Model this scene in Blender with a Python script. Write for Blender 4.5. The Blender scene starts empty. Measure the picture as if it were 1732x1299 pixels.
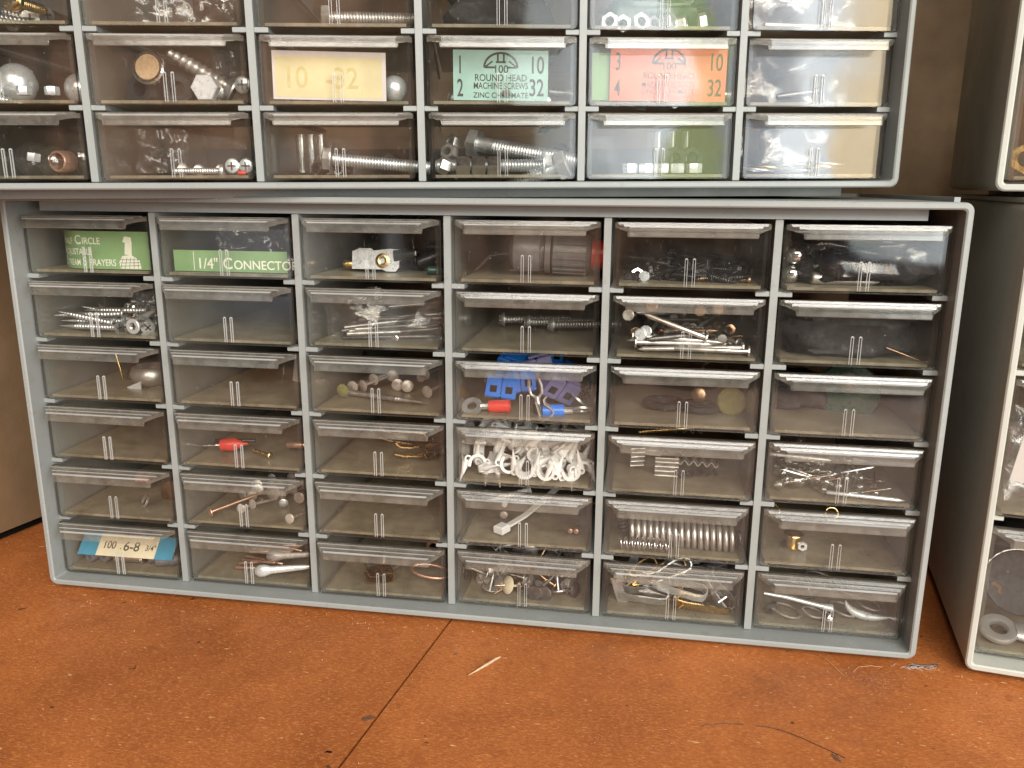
import bpy, math, random
from mathutils import Matrix, Vector, noise
R = math.radians
rnd = random.Random(7)
sc = bpy.context.scene
col = sc.collection

# ------------------------------------------------------------------ camera
cam = bpy.data.cameras.new('camera'); cam_o = bpy.data.objects.new('camera', cam); col.objects.link(cam_o)
cam.sensor_width = 36; cam.lens = 29.1; cam.clip_start = 0.01; cam.clip_end = 60
right = Vector((0.987337, 0.158535, 0.005647)); up = Vector((-0.042454, 0.229769, 0.972319)); fwd = Vector((-0.152849, 0.960246, -0.233590))
m = Matrix((right, up, -fwd)).transposed().to_4x4(); m.translation = Vector((0.0745666, -0.310189, 0.176767))
cam_o.matrix_world = m
sc.camera = cam_o
# ------------------------------------------------------------------ world (dim warm room light)
w = bpy.data.worlds.new('World'); sc.world = w; w.use_nodes = True
nt = w.node_tree; N = nt.nodes; Lk = nt.links
bg = N['Background']; tc = N.new('ShaderNodeTexCoord'); no = N.new('ShaderNodeTexNoise'); no.inputs['Scale'].default_value = 1.6; no.inputs['Detail'].default_value = 3
cr = N.new('ShaderNodeValToRGB'); cr.color_ramp.elements[0].position = .36; cr.color_ramp.elements[0].color = (.05, .03, .02, 1)
cr.color_ramp.elements[1].position = .66; cr.color_ramp.elements[1].color = (.52, .36, .25, 1)
Lk.new(tc.outputs['Generated'], no.inputs['Vector']); Lk.new(no.outputs['Fac'], cr.inputs['Fac']); 
sxw = N.new('ShaderNodeSeparateXYZ'); Lk.new(tc.outputs['Generated'], sxw.inputs[0])
mrw = N.new('ShaderNodeMapRange'); mrw.interpolation_type = 'SMOOTHSTEP'; mrw.inputs[1].default_value = -.2; mrw.inputs[2].default_value = .75; mrw.inputs[3].default_value = .03; mrw.inputs[4].default_value = 1.1
Lk.new(sxw.outputs[0], mrw.inputs[0]); mw_ = N.new('ShaderNodeMixRGB'); mw_.blend_type = 'MULTIPLY'; mw_.inputs[0].default_value = 1
Lk.new(cr.outputs['Color'], mw_.inputs[1]); Lk.new(mrw.outputs[0], mw_.inputs[2]); 
mrz = N.new('ShaderNodeMapRange'); mrz.interpolation_type = 'SMOOTHSTEP'; mrz.inputs[1].default_value = -.05; mrz.inputs[2].default_value = .30; mrz.inputs[3].default_value = .28; mrz.inputs[4].default_value = 1.3
Lk.new(sxw.outputs[2], mrz.inputs[0]); mz_ = N.new('ShaderNodeMixRGB'); mz_.blend_type = 'MULTIPLY'; mz_.inputs[0].default_value = 1
Lk.new(mw_.outputs[0], mz_.inputs[1]); Lk.new(mrz.outputs[0], mz_.inputs[2])
def wmath(op, a, b=None):
    q = N.new('ShaderNodeMath'); q.operation = op
    for i, s_ in enumerate((a, b)):
        if s_ is None: continue
        if isinstance(s_, (int, float)): q.inputs[i].default_value = s_
        else: Lk.new(s_, q.inputs[i])
    return q.outputs[0]
def wstep(f, a, b):
    q = N.new('ShaderNodeMapRange'); q.interpolation_type = 'SMOOTHSTEP'; q.inputs[1].default_value = a; q.inputs[2].default_value = b; Lk.new(f, q.inputs[0]); return q.outputs[0]
def patch(az0, az1, z0, z1, soft=.05):      # a lit part of the room behind the camera
    return wmath('MULTIPLY', wmath('MULTIPLY', wstep(azim, az0, az0 + soft), wstep(azim, az1, az1 - soft)), wmath('MULTIPLY', wstep(sxw.outputs[2], z0, z0 + soft), wstep(sxw.outputs[2], z1, z1 - soft)))
azim = wmath('ARCTAN2', sxw.outputs[0], wmath('MULTIPLY', sxw.outputs[1], -1))
n1d = N.new('ShaderNodeTexNoise'); n1d.noise_dimensions = '1D'; n1d.inputs['Scale'].default_value = 22; n1d.inputs['Detail'].default_value = 1; Lk.new(azim, n1d.inputs['W'])
stripes = wstep(n1d.outputs['Fac'], .42, .50)
last = mz_.outputs[0]
band = wmath('ADD', wmath('MULTIPLY', stripes, .8), .2)
for msk, colr in ((wmath('MULTIPLY', patch(-.24, .16, -.03, .30), band), (1.35, .66, .38)), (wmath('MULTIPLY', patch(-.28, .02, -.15, .02), band), (.75, .38, .23)), (patch(-.56, -.36, -.20, .16, .09), (1.25, 1.3, 1.4)), (patch(-.34, -.29, -.25, .2, .03), (1.3, 1.35, 1.4))):
    ad = N.new('ShaderNodeMixRGB'); ad.blend_type = 'ADD'; ad.inputs[2].default_value = (*colr, 1); Lk.new(msk, ad.inputs[0]); Lk.new(last, ad.inputs[1]); last = ad.outputs[0]
Lk.new(last, bg.inputs['Color'])
bg.inputs['Strength'].default_value = 0.72
# ------------------------------------------------------------------ window light, added front fill
def area(name, loc, target, sx, sy, power, color=(1, 1, 1)):
    l = bpy.data.lights.new(name, 'AREA'); l.shape = 'RECTANGLE'; l.size = sx; l.size_y = sy; l.energy = power; l.color = color
    o = bpy.data.objects.new(name, l); col.objects.link(o); o.location = loc
    o.rotation_euler = (Vector(target) - Vector(loc)).to_track_quat('-Z', 'Y').to_euler(); return o
win = area('window_light', (1.02, -1.22, 0.60), (0, 0, 0.17), 1.35, 1.2, 47, (0.95, 0.985, 1.0))
wl = win.data; wl.use_nodes = True; nt = wl.node_tree; N = nt.nodes; Lk = nt.links
em = N['Emission']; ge = N.new('ShaderNodeNewGeometry'); sx = N.new('ShaderNodeSeparateXYZ'); Lk.new(ge.outputs['Parametric'], sx.inputs[0])
n1 = N.new('ShaderNodeTexNoise'); n1.inputs['Scale'].default_value = 4.5; n1.inputs['Detail'].default_value = 5; Lk.new(ge.outputs['Parametric'], n1.inputs['Vector'])
r1 = N.new('ShaderNodeValToRGB'); e = r1.color_ramp.elements; r1.color_ramp.interpolation = 'EASE'; e[0].position = 0; e[0].color = (.25, .28, .28, 1); e[1].position = 1; e[1].color = (1.25, 1.3, 1.38, 1)

for p_, c_ in ((.07, (.35, .37, .38)), (.12, (.45, .48, .50)), (.20, (.65, .69, .72)), (.25, (.85, .9, .92)), (.27, (.30, .36, .16)), (.32, (.27, .32, .15)), (.34, (.26, .28, .31)), (.43, (.36, .39, .44)), (.46, (.50, .53, .58)), (.49, (1.1, 1.15, 1.2)), (.53, (.95, 1.0, 1.05)), (.57, (1.0, .78, .50)), (.68, (.9, .72, .48)), (.72, (.2, .2, .2)), (.78, (.9, .95, 1.05))):
    k = e.new(p_); k.color = (*c_, 1)
mu1 = N.new('ShaderNodeMath'); mu1.operation = 'MULTIPLY_ADD'; mu1.inputs[1].default_value = .22; Lk.new(n1.outputs['Fac'], mu1.inputs[0])
sb1 = N.new('ShaderNodeMath'); sb1.operation = 'SUBTRACT'; sb1.inputs[1].default_value = .11; Lk.new(sx.outputs[0], sb1.inputs[0]); Lk.new(sb1.outputs[0], mu1.inputs[2])
Lk.new(mu1.outputs[0], r1.inputs['Fac']); Lk.new(r1.outputs['Color'], em.inputs['Color'])
top = area('front_fill_light', (0.30, -1.50, 0.98), (0, 0.0, 0.12), 1.3, 0.75, 34, (1.0, 0.96, 0.90))  # added fill lamp, brightens the drawer interiors from the front
sc.view_settings.view_transform = 'Standard'; sc.view_settings.look = 'None'; sc.view_settings.gamma = 1
sc.view_settings.exposure = 0.17
try: sc.view_settings.use_curve_mapping = False
except Exception: pass
cy = sc.cycles
cy.transparent_max_bounces = 40; cy.max_bounces = 7; cy.diffuse_bounces = 3; cy.glossy_bounces = 4; cy.transmission_bounces = 4
cy.use_denoising = True; cy.sample_clamp_indirect = 4; cy.caustics_reflective = False; cy.caustics_refractive = False

# ------------------------------------------------------------------ materials
def newmat(name):
    m = bpy.data.materials.new(name); m.use_nodes = True; m.node_tree.nodes.clear()
    o = m.node_tree.nodes.new('ShaderNodeOutputMaterial'); return m, m.node_tree.nodes, m.node_tree.links, o
def coords(N, L, rand=True, scale=(1, 1, 1)):
    t = N.new('ShaderNodeTexCoord'); mp = N.new('ShaderNodeMapping'); L.new(t.outputs['Object'], mp.inputs['Vector'])
    mp.inputs['Scale'].default_value = scale
    if rand:
        oi = N.new('ShaderNodeObjectInfo'); mu = N.new('ShaderNodeMath'); mu.operation = 'MULTIPLY'; mu.inputs[1].default_value = 7.3
        L.new(oi.outputs['Random'], mu.inputs[0]); L.new(mu.outputs[0], mp.inputs['Location'])
    return mp.outputs[0]
def noi(N, L, v, scale, detail=4, rough=.55, dist=0):
    n = N.new('ShaderNodeTexNoise'); n.inputs['Scale'].default_value = scale; n.inputs['Detail'].default_value = detail
    n.inputs['Roughness'].default_value = rough; n.inputs['Distortion'].default_value = dist; L.new(v, n.inputs['Vector']); return n.outputs['Fac']
def ramp(N, L, f, stops):
    r = N.new('ShaderNodeValToRGB'); e = r.color_ramp.elements
    for i, (p, c) in enumerate(stops):
        if len(c) == 3: c = (*c, 1)
        k = e[i] if i < 2 else e.new(p)
        k.position = p; k.color = c
    L.new(f, r.inputs['Fac']); return r.outputs['Color']
def mrange(N, L, f, a, b, c=0., d=1.):
    r = N.new('ShaderNodeMapRange'); r.inputs[1].default_value = a; r.inputs[2].default_value = b; r.inputs[3].default_value = c; r.inputs[4].default_value = d
    L.new(f, r.inputs[0]); return r.outputs[0]
def principled(name, c, rough=.5, metal=0., var=.18, nscale=300, spec=.5, bump=0., bscale=900, dirt=None, emission=None):
    m, N, L, o = newmat(name); b = N.new('ShaderNodeBsdfPrincipled'); L.new(b.outputs[0], o.inputs[0])
    v = coords(N, L); f = noi(N, L, v, nscale, 5)
    c = Vector(c); lo = c * (1 - var); hi = c * (1 + var)
    cc = ramp(N, L, f, [(.3, tuple(lo)), (.7, tuple(min(1, x) for x in hi))])
    L.new(cc, b.inputs['Base Color'])
    L.new(mrange(N, L, noi(N, L, v, nscale * 1.7, 3), .3, .7, rough * .75, min(1, rough * 1.3)), b.inputs['Roughness'])
    b.inputs['Metallic'].default_value = metal; b.inputs['Specular IOR Level'].default_value = spec
    if bump:
        bp = N.new('ShaderNodeBump'); bp.inputs['Strength'].default_value = bump; bp.inputs['Distance'].default_value = .0003
        L.new(noi(N, L, v, bscale, 4), bp.inputs['Height']); L.new(bp.outputs[0], b.inputs['Normal'])
    return m
def clear(name, tint=(.9, .89, .87), dust=(.02, .16), dustcol=(.55, .5, .43), f0=.045, rough=.05, wav=.25, nscale=45, wscale=40, streaks=True):
    m, N, L, o = newmat(name); v = coords(N, L)
    tr = N.new('ShaderNodeBsdfTransparent'); tr.inputs[0].default_value = (*tint, 1)
    gl = N.new('ShaderNodeBsdfGlossy'); gl.inputs['Roughness'].default_value = rough; gl.inputs['Color'].default_value = (1, 1, 1, 1)
    bp = N.new('ShaderNodeBump'); bp.inputs['Strength'].default_value = wav; bp.inputs['Distance'].default_value = .0012
    L.new(noi(N, L, v, wscale, 2), bp.inputs['Height']); L.new(bp.outputs[0], gl.inputs['Normal'])
    lw = N.new('ShaderNodeLayerWeight'); lw.inputs[0].default_value = .5
    pw = N.new('ShaderNodeMath'); pw.operation = 'POWER'; pw.inputs[1].default_value = 4.5; L.new(lw.outputs['Facing'], pw.inputs[0])
    fr = mrange(N, L, pw.outputs[0], 0, 1, f0, .9)
    mx = N.new('ShaderNodeMixShader'); L.new(fr, mx.inputs[0]); L.new(tr.outputs[0], mx.inputs[1]); L.new(gl.outputs[0], mx.inputs[2])
    df = N.new('ShaderNodeBsdfDiffuse'); df.inputs[0].default_value = (*dustcol, 1)
    a = noi(N, L, v, nscale, 6, .65); d = mrange(N, L, a, .32, .72, dust[0], dust[1])
    if streaks:   # fine scratches and specks
        v2 = coords(N, L, True, (1, 1, .12)); s = mrange(N, L, noi(N, L, v2, 1400, 2), .68, .80, 0, .12)
        ad = N.new('ShaderNodeMath'); ad.operation = 'ADD'; ad.use_clamp = True; L.new(d, ad.inputs[0]); L.new(s, ad.inputs[1]); d = ad.outputs[0]
        sp = mrange(N, L, noi(N, L, v, 900, 1), .775, .81, 0, .3)
        ad = N.new('ShaderNodeMath'); ad.operation = 'ADD'; ad.use_clamp = True; L.new(d, ad.inputs[0]); L.new(sp, ad.inputs[1]); d = ad.outputs[0]
    m2 = N.new('ShaderNodeMixShader'); L.new(d, m2.inputs[0]); L.new(mx.outputs[0], m2.inputs[1]); L.new(df.outputs[0], m2.inputs[2])
    L.new(m2.outputs[0], o.inputs[0]); return m

M = {}
M['front'] = clear('clear_front_plastic', tint=(.955, .945, .925), dust=(.0, .024), dustcol=(.58, .54, .48), f0=.035, wav=.22, wscale=22)
M['tray'] = clear('clear_tray_plastic', tint=(.97, .96, .945), dust=(.002, .035), f0=.025, rough=.10, streaks=False)
M['floor'] = clear('dusty_tray_floor', tint=(.8, .77, .73), dust=(.22, .66), dustcol=(.40, .35, .245), f0=.025, rough=.3, nscale=110)
M['edge'] = clear('smoky_plastic_edge', tint=(.30, .285, .26), dust=(.10, .2), dustcol=(.3, .28, .25), f0=.06, rough=.12, streaks=False)
M['lip'] = clear('clear_lip_plastic', tint=(.87, .855, .82), dust=(.03, .11), dustcol=(.72, .69, .60), f0=.06, rough=.16, nscale=200, wav=.08, wscale=120)
M['edge_highlight'] = clear('edge_highlight_plastic', tint=(.9, .89, .87), dust=(.22, .42), dustcol=(.8, .79, .76), f0=.1, rough=.15, streaks=False)  # milky plastic, its pale diffuse paints highlights on lip edges and ribs
M['bag'] = clear('clear_bag_film', tint=(.95, .95, .95), dust=(.01, .05), dustcol=(.7, .7, .7), f0=.07, rough=.12, wav=.5, wscale=140, streaks=False)
M['darkbag'] = clear('smoky_bag_film', tint=(.25, .25, .27), dust=(.02, .06), dustcol=(.3, .3, .33), f0=.09, rough=.16, wav=.5, wscale=150, streaks=False)
M['glassy'] = clear('clear_glass', tint=(.85, .86, .84), dust=(.02, .05), f0=.12, rough=.05, streaks=False)

def cabinet_mat(name, c):
    m, N, L, o = newmat(name); b = N.new('ShaderNodeBsdfPrincipled'); L.new(b.outputs[0], o.inputs[0]); v = coords(N, L, False)
    c = Vector(c)
    base = ramp(N, L, noi(N, L, v, 18, 5), [(.3, tuple(c * .93)), (.7, tuple(c * 1.05))])
    g = ramp(N, L, noi(N, L, v, 260, 6, .7), [(.56, (0, 0, 0)), (.72, (1, 1, 1))])
    mx = N.new('ShaderNodeMixRGB'); mx.inputs[2].default_value = (c[0] * .75, c[1] * .68, c[2] * .6, 1)
    mu = N.new('ShaderNodeMath'); mu.operation = 'MULTIPLY'; mu.inputs[1].default_value = .6; L.new(g, mu.inputs[0]); L.new(mu.outputs[0], mx.inputs[0]); L.new(base, mx.inputs[1])
    sp = ramp(N, L, noi(N, L, v, 1500, 1), [(.76, (0, 0, 0)), (.80, (1, 1, 1))])
    m3 = N.new('ShaderNodeMixRGB'); m3.inputs[2].default_value = (.6, .58, .52, 1); L.new(sp, m3.inputs[0]); L.new(mx.outputs[0], m3.inputs[1])
    L.new(m3.outputs[0], b.inputs['Base Color'])
    L.new(mrange(N, L, noi(N, L, v, 60, 5), .3, .7, .34, .55), b.inputs['Roughness']); b.inputs['Specular IOR Level'].default_value = .45
    bp = N.new('ShaderNodeBump'); bp.inputs['Strength'].default_value = .12; bp.inputs['Distance'].default_value = .0003; L.new(noi(N, L, v, 800, 4), bp.inputs['Height']); L.new(bp.outputs[0], b.inputs['Normal'])
    return m
M['grey'] = cabinet_mat('blue_grey_styrene', (.262, .272, .256))
M['beige'] = cabinet_mat('yellowed_grey_styrene', (.43, .425, .37))

def hardboard():
    m, N, L, o = newmat('tempered_hardboard'); b = N.new('ShaderNodeBsdfPrincipled'); L.new(b.outputs[0], o.inputs[0])
    v = coords(N, L, False)
    broad = noi(N, L, v, 14, 5, .65, .3)
    fib = N.new('ShaderNodeMapping'); L.new(v, fib.inputs[0]); fib.inputs['Scale'].default_value = (1, 2.3, 1); fib.inputs['Rotation'].default_value = (0, 0, .25)
    f1 = noi(N, L, fib.outputs[0], 620, 4, .65, .6); f2 = noi(N, L, v, 130, 4, .6, .4)
    base = ramp(N, L, broad, [(.3, (.27, .074, .017)), (.72, (.50, .158, .040))])
    def mix(fac, a, c, k=1):
        x = N.new('ShaderNodeMixRGB'); x.inputs[2].default_value = (*c, 1); L.new(a, x.inputs[1])
        mu = N.new('ShaderNodeMath'); mu.operation = 'MULTIPLY'; mu.inputs[1].default_value = k; L.new(fac, mu.inputs[0]); L.new(mu.outputs[0], x.inputs[0]); return x.outputs[0]
    c = mix(ramp(N, L, f1, [(.52, (0, 0, 0)), (.66, (1, 1, 1))]), base, (.72, .30, .09), .45)
    c = mix(ramp(N, L, f1, [(.34, (1, 1, 1)), (.46, (0, 0, 0))]), c, (.27, .066, .016), .6)
    c = mix(ramp(N, L, f2, [(.58, (0, 0, 0)), (.70, (1, 1, 1))]), c, (.27, .07, .018), .45)
    fl = N.new('ShaderNodeMapping'); L.new(v, fl.inputs[0]); fl.inputs['Scale'].default_value = (1, 3.2, 1); fl.inputs['Rotation'].default_value = (0, 0, .9)
    c = mix(ramp(N, L, noi(N, L, fl.outputs[0], 230, 2), [(.715, (0, 0, 0)), (.74, (1, 1, 1))]), c, (.80, .50, .25), .7)
    c = mix(ramp(N, L, noi(N, L, v, 150, 2), [(.745, (0, 0, 0)), (.77, (1, 1, 1))]), c, (.07, .025, .012), .8)
    c = mix(ramp(N, L, noi(N, L, v, 22, 5, .7), [(.60, (0, 0, 0)), (.75, (1, 1, 1))]), c, (.16, .06, .03), .45)
    L.new(c, b.inputs['Base Color'])
    L.new(mrange(N, L, noi(N, L, v, 14, 5), .3, .7, .36, .62), b.inputs['Roughness']); b.inputs['Specular IOR Level'].default_value = .5
    bp = N.new('ShaderNodeBump'); bp.inputs['Strength'].default_value = .25; bp.inputs['Distance'].default_value = .0004; L.new(f1, bp.inputs['Height']); L.new(bp.outputs[0], b.inputs['Normal'])
    return m
M['board'] = hardboard()
def P(k, *a, **kw): M[k] = principled(k, *a, **kw)
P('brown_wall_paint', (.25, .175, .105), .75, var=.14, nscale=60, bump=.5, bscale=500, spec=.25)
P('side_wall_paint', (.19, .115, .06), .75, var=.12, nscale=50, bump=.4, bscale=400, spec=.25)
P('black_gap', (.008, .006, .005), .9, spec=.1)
P('zinc', (.68, .69, .69), .36, .85, var=.2)
P('steel', (.55, .53, .50), .38, .85, var=.3)
P('dark_steel', (.16, .155, .15), .4, .9, var=.4)
P('chrome', (.80, .80, .80), .17, 1, var=.06)
P('brass', (.72, .52, .22), .25, 1, var=.25)
P('bronze', (.42, .27, .17), .35, 1, var=.3)
P('copper', (.74, .46, .34), .36, .85, var=.2)
P('black_plastic', (.018, .018, .02), .35)
P('dark_film', (.02, .02, .024), .22, var=.3, spec=.8)
P('black_rubber', (.013, .013, .015), .7)
P('grey_rubber', (.11, .11, .12), .6)
P('grey_plastic', (.13, .12, .12), .35)
P('white_plastic', (.78, .78, .77), .38, var=.05)
P('red_plastic', (.62, .05, .035), .35, var=.1)
P('dull_red_plastic', (.25, .03, .03), .4)
P('blue_plastic', (.015, .17, .66), .3, var=.1)
P('purple_plastic', (.17, .17, .38), .35, var=.1)
P('yellow_plastic', (.70, .45, .05), .4)
P('green_plastic', (.012, .065, .045), .3)
P('olive_plastic', (.20, .19, .07), .25)
P('pink_plastic', (.50, .24, .18), .5)
P('pearl', (.50, .43, .38), .3, .3, var=.25, spec=.7)
P('white_metal', (.80, .85, .88), .3, .6, var=.06)
P('mint_card', (.32, .50, .46), .8, var=.16, nscale=70, spec=.2)
P('orange_card', (.66, .19, .11), .8, var=.16, nscale=70, spec=.2)
P('cream_card', (.66, .59, .36), .85, var=.10, nscale=90, spec=.2)
P('white_card', (.60, .565, .55), .85, var=.05, spec=.2)
P('pale_cream_card', (.74, .66, .48), .85, var=.05, spec=.2)
P('green_card', (.20, .33, .15), .6, var=.15, nscale=60, spec=.3)
P('blue_card', (.05, .27, .42), .7, var=.05, spec=.2)
P('faded_ink', (.58, .50, .26), .9, var=.1, spec=.1)
P('black_ink', (.08, .085, .08), .8, spec=.1)
P('white_ink', (.72, .75, .62), .8, var=.05, spec=.1)
P('pale_wood', (.52, .36, .21), .7, var=.2, nscale=800)
P('hair', (.05, .025, .015), .5)
P('lint', (.55, .55, .53), .9)
P('dark_stain', (.05, .035, .03), .6)
P('threads_zinc', (.62, .65, .67), .38, .85, var=.2)

# ------------------------------------------------------------------ mesh building
class MB:
    def __init__(s): s.v = []; s.f = []; s.m = []
    def add(s, vs, fs, mi=0, T=None):
        o = len(s.v)
        s.v += [tuple(T @ Vector(p)) if T else tuple(p) for p in vs]
        s.f += [tuple(i + o for i in f) for f in fs]; s.m += ([mi] * len(fs) if isinstance(mi, int) else list(mi)); return s
    def box(s, x0, x1, y0, y1, z0, z1, mi=0, T=None, b=0.):
        if b > 0:
            vs = []
            for z, i in ((z0, b), (z0 + b, 0), (z1 - b, 0), (z1, b)):
                vs += [(x0 + i + 0, y0 + i, z), (x1 - i, y0 + i, z), (x1 - i, y1 - i, z), (x0 + i, y1 - i, z)]
            fs = [(3, 2, 1, 0), (12, 13, 14, 15)] + [(r * 4 + k, r * 4 + (k + 1) % 4, r * 4 + 4 + (k + 1) % 4, r * 4 + 4 + k) for r in range(3) for k in range(4)]
            return s.add(vs, fs, mi, T)
        return s.add([(x0, y0, z0), (x1, y0, z0), (x1, y1, z0), (x0, y1, z0), (x0, y0, z1), (x1, y0, z1), (x1, y1, z1), (x0, y1, z1)],
                     [(3, 2, 1, 0), (4, 5, 6, 7), (0, 1, 5, 4), (1, 2, 6, 5), (2, 3, 7, 6), (3, 0, 4, 7)], mi, T)
    def lathe(s, prof, n=14, mi=0, T=None, cap=True):   # prof: (x along axis, radius); axis +x
        vs = []; fs = []
        for (x, r) in prof:
            for k in range(n): a = 2 * math.pi * k / n; vs.append((x, r * math.cos(a), r * math.sin(a)))
        for i in range(len(prof) - 1):
            for k in range(n): a = i * n + k; b = i * n + (k + 1) % n; fs.append((a, b, b + n, a + n))
        if cap:
            if prof[0][1] > 1e-6: fs.append(tuple(range(n - 1, -1, -1)))
            if prof[-1][1] > 1e-6: fs.append(tuple((len(prof) - 1) * n + k for k in range(n)))
        return s.add(vs, fs, mi, T)
    def ring(s, prof, n=24, mi=0, T=None):               # closed profile ring about +x
        vs = []; fs = []; q = len(prof)
        for (x, r) in prof:
            for k in range(n): a = 2 * math.pi * k / n; vs.append((x, r * math.cos(a), r * math.sin(a)))
        for i in range(q):
            j = (i + 1) % q
            for k in range(n): fs.append((i * n + k, i * n + (k + 1) % n, j * n + (k + 1) % n, j * n + k))
        return s.add(vs, fs, mi, T)
    def tube(s, path, r, n=8, mi=0, T=None, rs=None, closed=False):
        path = [Vector(p) for p in path]; vs = []; fs = []; q = len(path); u = None
        for i, p in enumerate(path):
            t = (path[min(i + 1, q - 1)] - path[max(i - 1, 0)]).normalized()
            if u is None: u = t.orthogonal().normalized()
            u = (u - t * u.dot(t)).normalized(); w_ = t.cross(u); rr = rs[i] if rs else r
            for k in range(n): a = 2 * math.pi * k / n; vs.append(p + (u * math.cos(a) + w_ * math.sin(a)) * rr)
        for i in range(q - 1):
            for k in range(n): fs.append((i * n + k, i * n + (k + 1) % n, (i + 1) * n + (k + 1) % n, (i + 1) * n + k))
        fs.append(tuple(range(n - 1, -1, -1))); fs.append(tuple((q - 1) * n + k for k in range(n)))
        return s.add(vs, fs, mi, T)
    def prism(s, poly, h0, h1, axis='z', mi=0, ms=None, T=None):    # convex-ish outline extruded
        def P3(a, b, h): return {'z': (a, b, h), 'y': (a, h, b), 'x': (h, a, b)}[axis]
        n = len(poly); vs = [P3(a, b, h0) for a, b in poly] + [P3(a, b, h1) for a, b in poly]
        fs = [tuple(range(n - 1, -1, -1)), tuple(range(n, 2 * n))] + [(k, (k + 1) % n, n + (k + 1) % n, n + k) for k in range(n)]
        ms = mi if ms is None else ms
        return s.add(vs, fs, [mi, mi] + [ms] * n, T)
    def strip(s, path, wdt, th, mi=0, T=None):     # flat band following a path in the xz plane, wide along y
        path = [Vector((p[0], 0, p[1])) for p in path]; q = len(path); vs = []; fs = []
        for i, p in enumerate(path):
            t = (path[min(i + 1, q - 1)] - path[max(i - 1, 0)]).normalized(); nn = Vector((-t.z, 0, t.x))
            for a, b in ((-1, -1), (1, -1), (1, 1), (-1, 1)): vs.append(p + nn * (b * th / 2) + Vector((0, a * wdt / 2, 0)))
        for i in range(q - 1):
            for k in range(4): fs.append((i * 4 + k, i * 4 + (k + 1) % 4, i * 4 + 4 + (k + 1) % 4, i * 4 + 4 + k))
        fs += [(3, 2, 1, 0), tuple((q - 1) * 4 + k for k in range(4))]
        return s.add(vs, fs, mi, T)
    def mesh(s, name, mats, smooth=35):
        me = bpy.data.meshes.new(name); me.from_pydata(s.v, [], s.f)
        for k in mats: me.materials.append(M[k])
        me.polygons.foreach_set('material_index', s.m); me.validate(); me.update()
        import bmesh
        bm = bmesh.new(); bm.from_mesh(me); bmesh.ops.recalc_face_normals(bm, faces=bm.faces); bm.to_mesh(me); bm.free()
        if smooth:
            me.polygons.foreach_set('use_smooth', [True] * len(me.polygons)); me.set_sharp_from_angle(angle=R(smooth))
        return me
def rr(x0, x1, z0, z1, r, corners=(1, 1, 1, 1), n=4):     # rounded rectangle outline, corners: bl, br, tr, tl
    out = []
    for (cx_, cz_, a0, on) in ((x0, z0, 180, corners[0]), (x1, z0, 270, corners[1]), (x1, z1, 0, corners[2]), (x0, z1, 90, corners[3])):
        if not on: out.append((cx_, cz_)); continue
        ox = cx_ + r if cx_ == x0 else cx_ - r; oz = cz_ + r if cz_ == z0 else cz_ - r
        for k in range(n + 1): a = R(a0 + 90 * k / n); out.append((ox + r * math.cos(a), oz + r * math.sin(a)))
    return out
def link(name, data, parent=None, loc=None, mw=None):
    o = bpy.data.objects.new(name, data); col.objects.link(o)
    if parent: o.parent = parent
    if mw is not None: o.matrix_world = mw
    if loc: o.location = loc
    return o
def tag(o, label=None, cat=None, group=None, kind=None):
    if label: o['label'] = label
    if cat: o['category'] = cat
    if group: o['group'] = group
    if kind: o['kind'] = kind
    return o

# ------------------------------------------------------------------ the setting
SEAM = ((-0.0007, -0.0082), (-0.0141, -0.0989))
CT = -0.0013
def setting():
    d = Vector((SEAM[1][0] - SEAM[0][0], SEAM[1][1] - SEAM[0][1])).normalized(); n = Vector((-d.y, d.x)) * .0005
    a = Vector(SEAM[0]) - d * (.6 / abs(d.y)); b = Vector(SEAM[0]) + d * (.42 / abs(d.y))
    nl = n if n.x > 0 else -n
    for s_, ex in ((1, 1.6), (-1, -1.6)):
        p0 = a + nl * s_; p1 = b + nl * s_
        poly = [(p0.x, p0.y), (p1.x, p1.y), (ex, p1.y), (ex, p0.y)]
        o = link('counter_top', MB().prism(poly, CT - .006, CT).mesh('counter_top', ['board'], 0)); tag(o, kind='structure')
    o = link('counter_base', MB().box(-1.6, 1.6, -.42, .58, CT - .04, CT - .0062).mesh('counter_base', ['black_gap'], 0)); tag(o, kind='structure')
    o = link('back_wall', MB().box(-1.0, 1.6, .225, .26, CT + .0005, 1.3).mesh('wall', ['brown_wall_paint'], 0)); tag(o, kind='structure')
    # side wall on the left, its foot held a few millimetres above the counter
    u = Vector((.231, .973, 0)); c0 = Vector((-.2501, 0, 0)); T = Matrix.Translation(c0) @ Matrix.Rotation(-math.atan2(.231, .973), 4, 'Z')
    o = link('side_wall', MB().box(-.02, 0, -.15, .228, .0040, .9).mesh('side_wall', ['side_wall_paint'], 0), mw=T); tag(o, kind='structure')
    o = link('gap_shade_strip', MB().box(-.02, -.004, -.15, .228, CT + .0005, .0038).mesh('gap_shade_strip', ['black_gap'], 0), mw=T); tag(o, kind='structure')  # black strip stands in for the shade under the side wall
setting()

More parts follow.
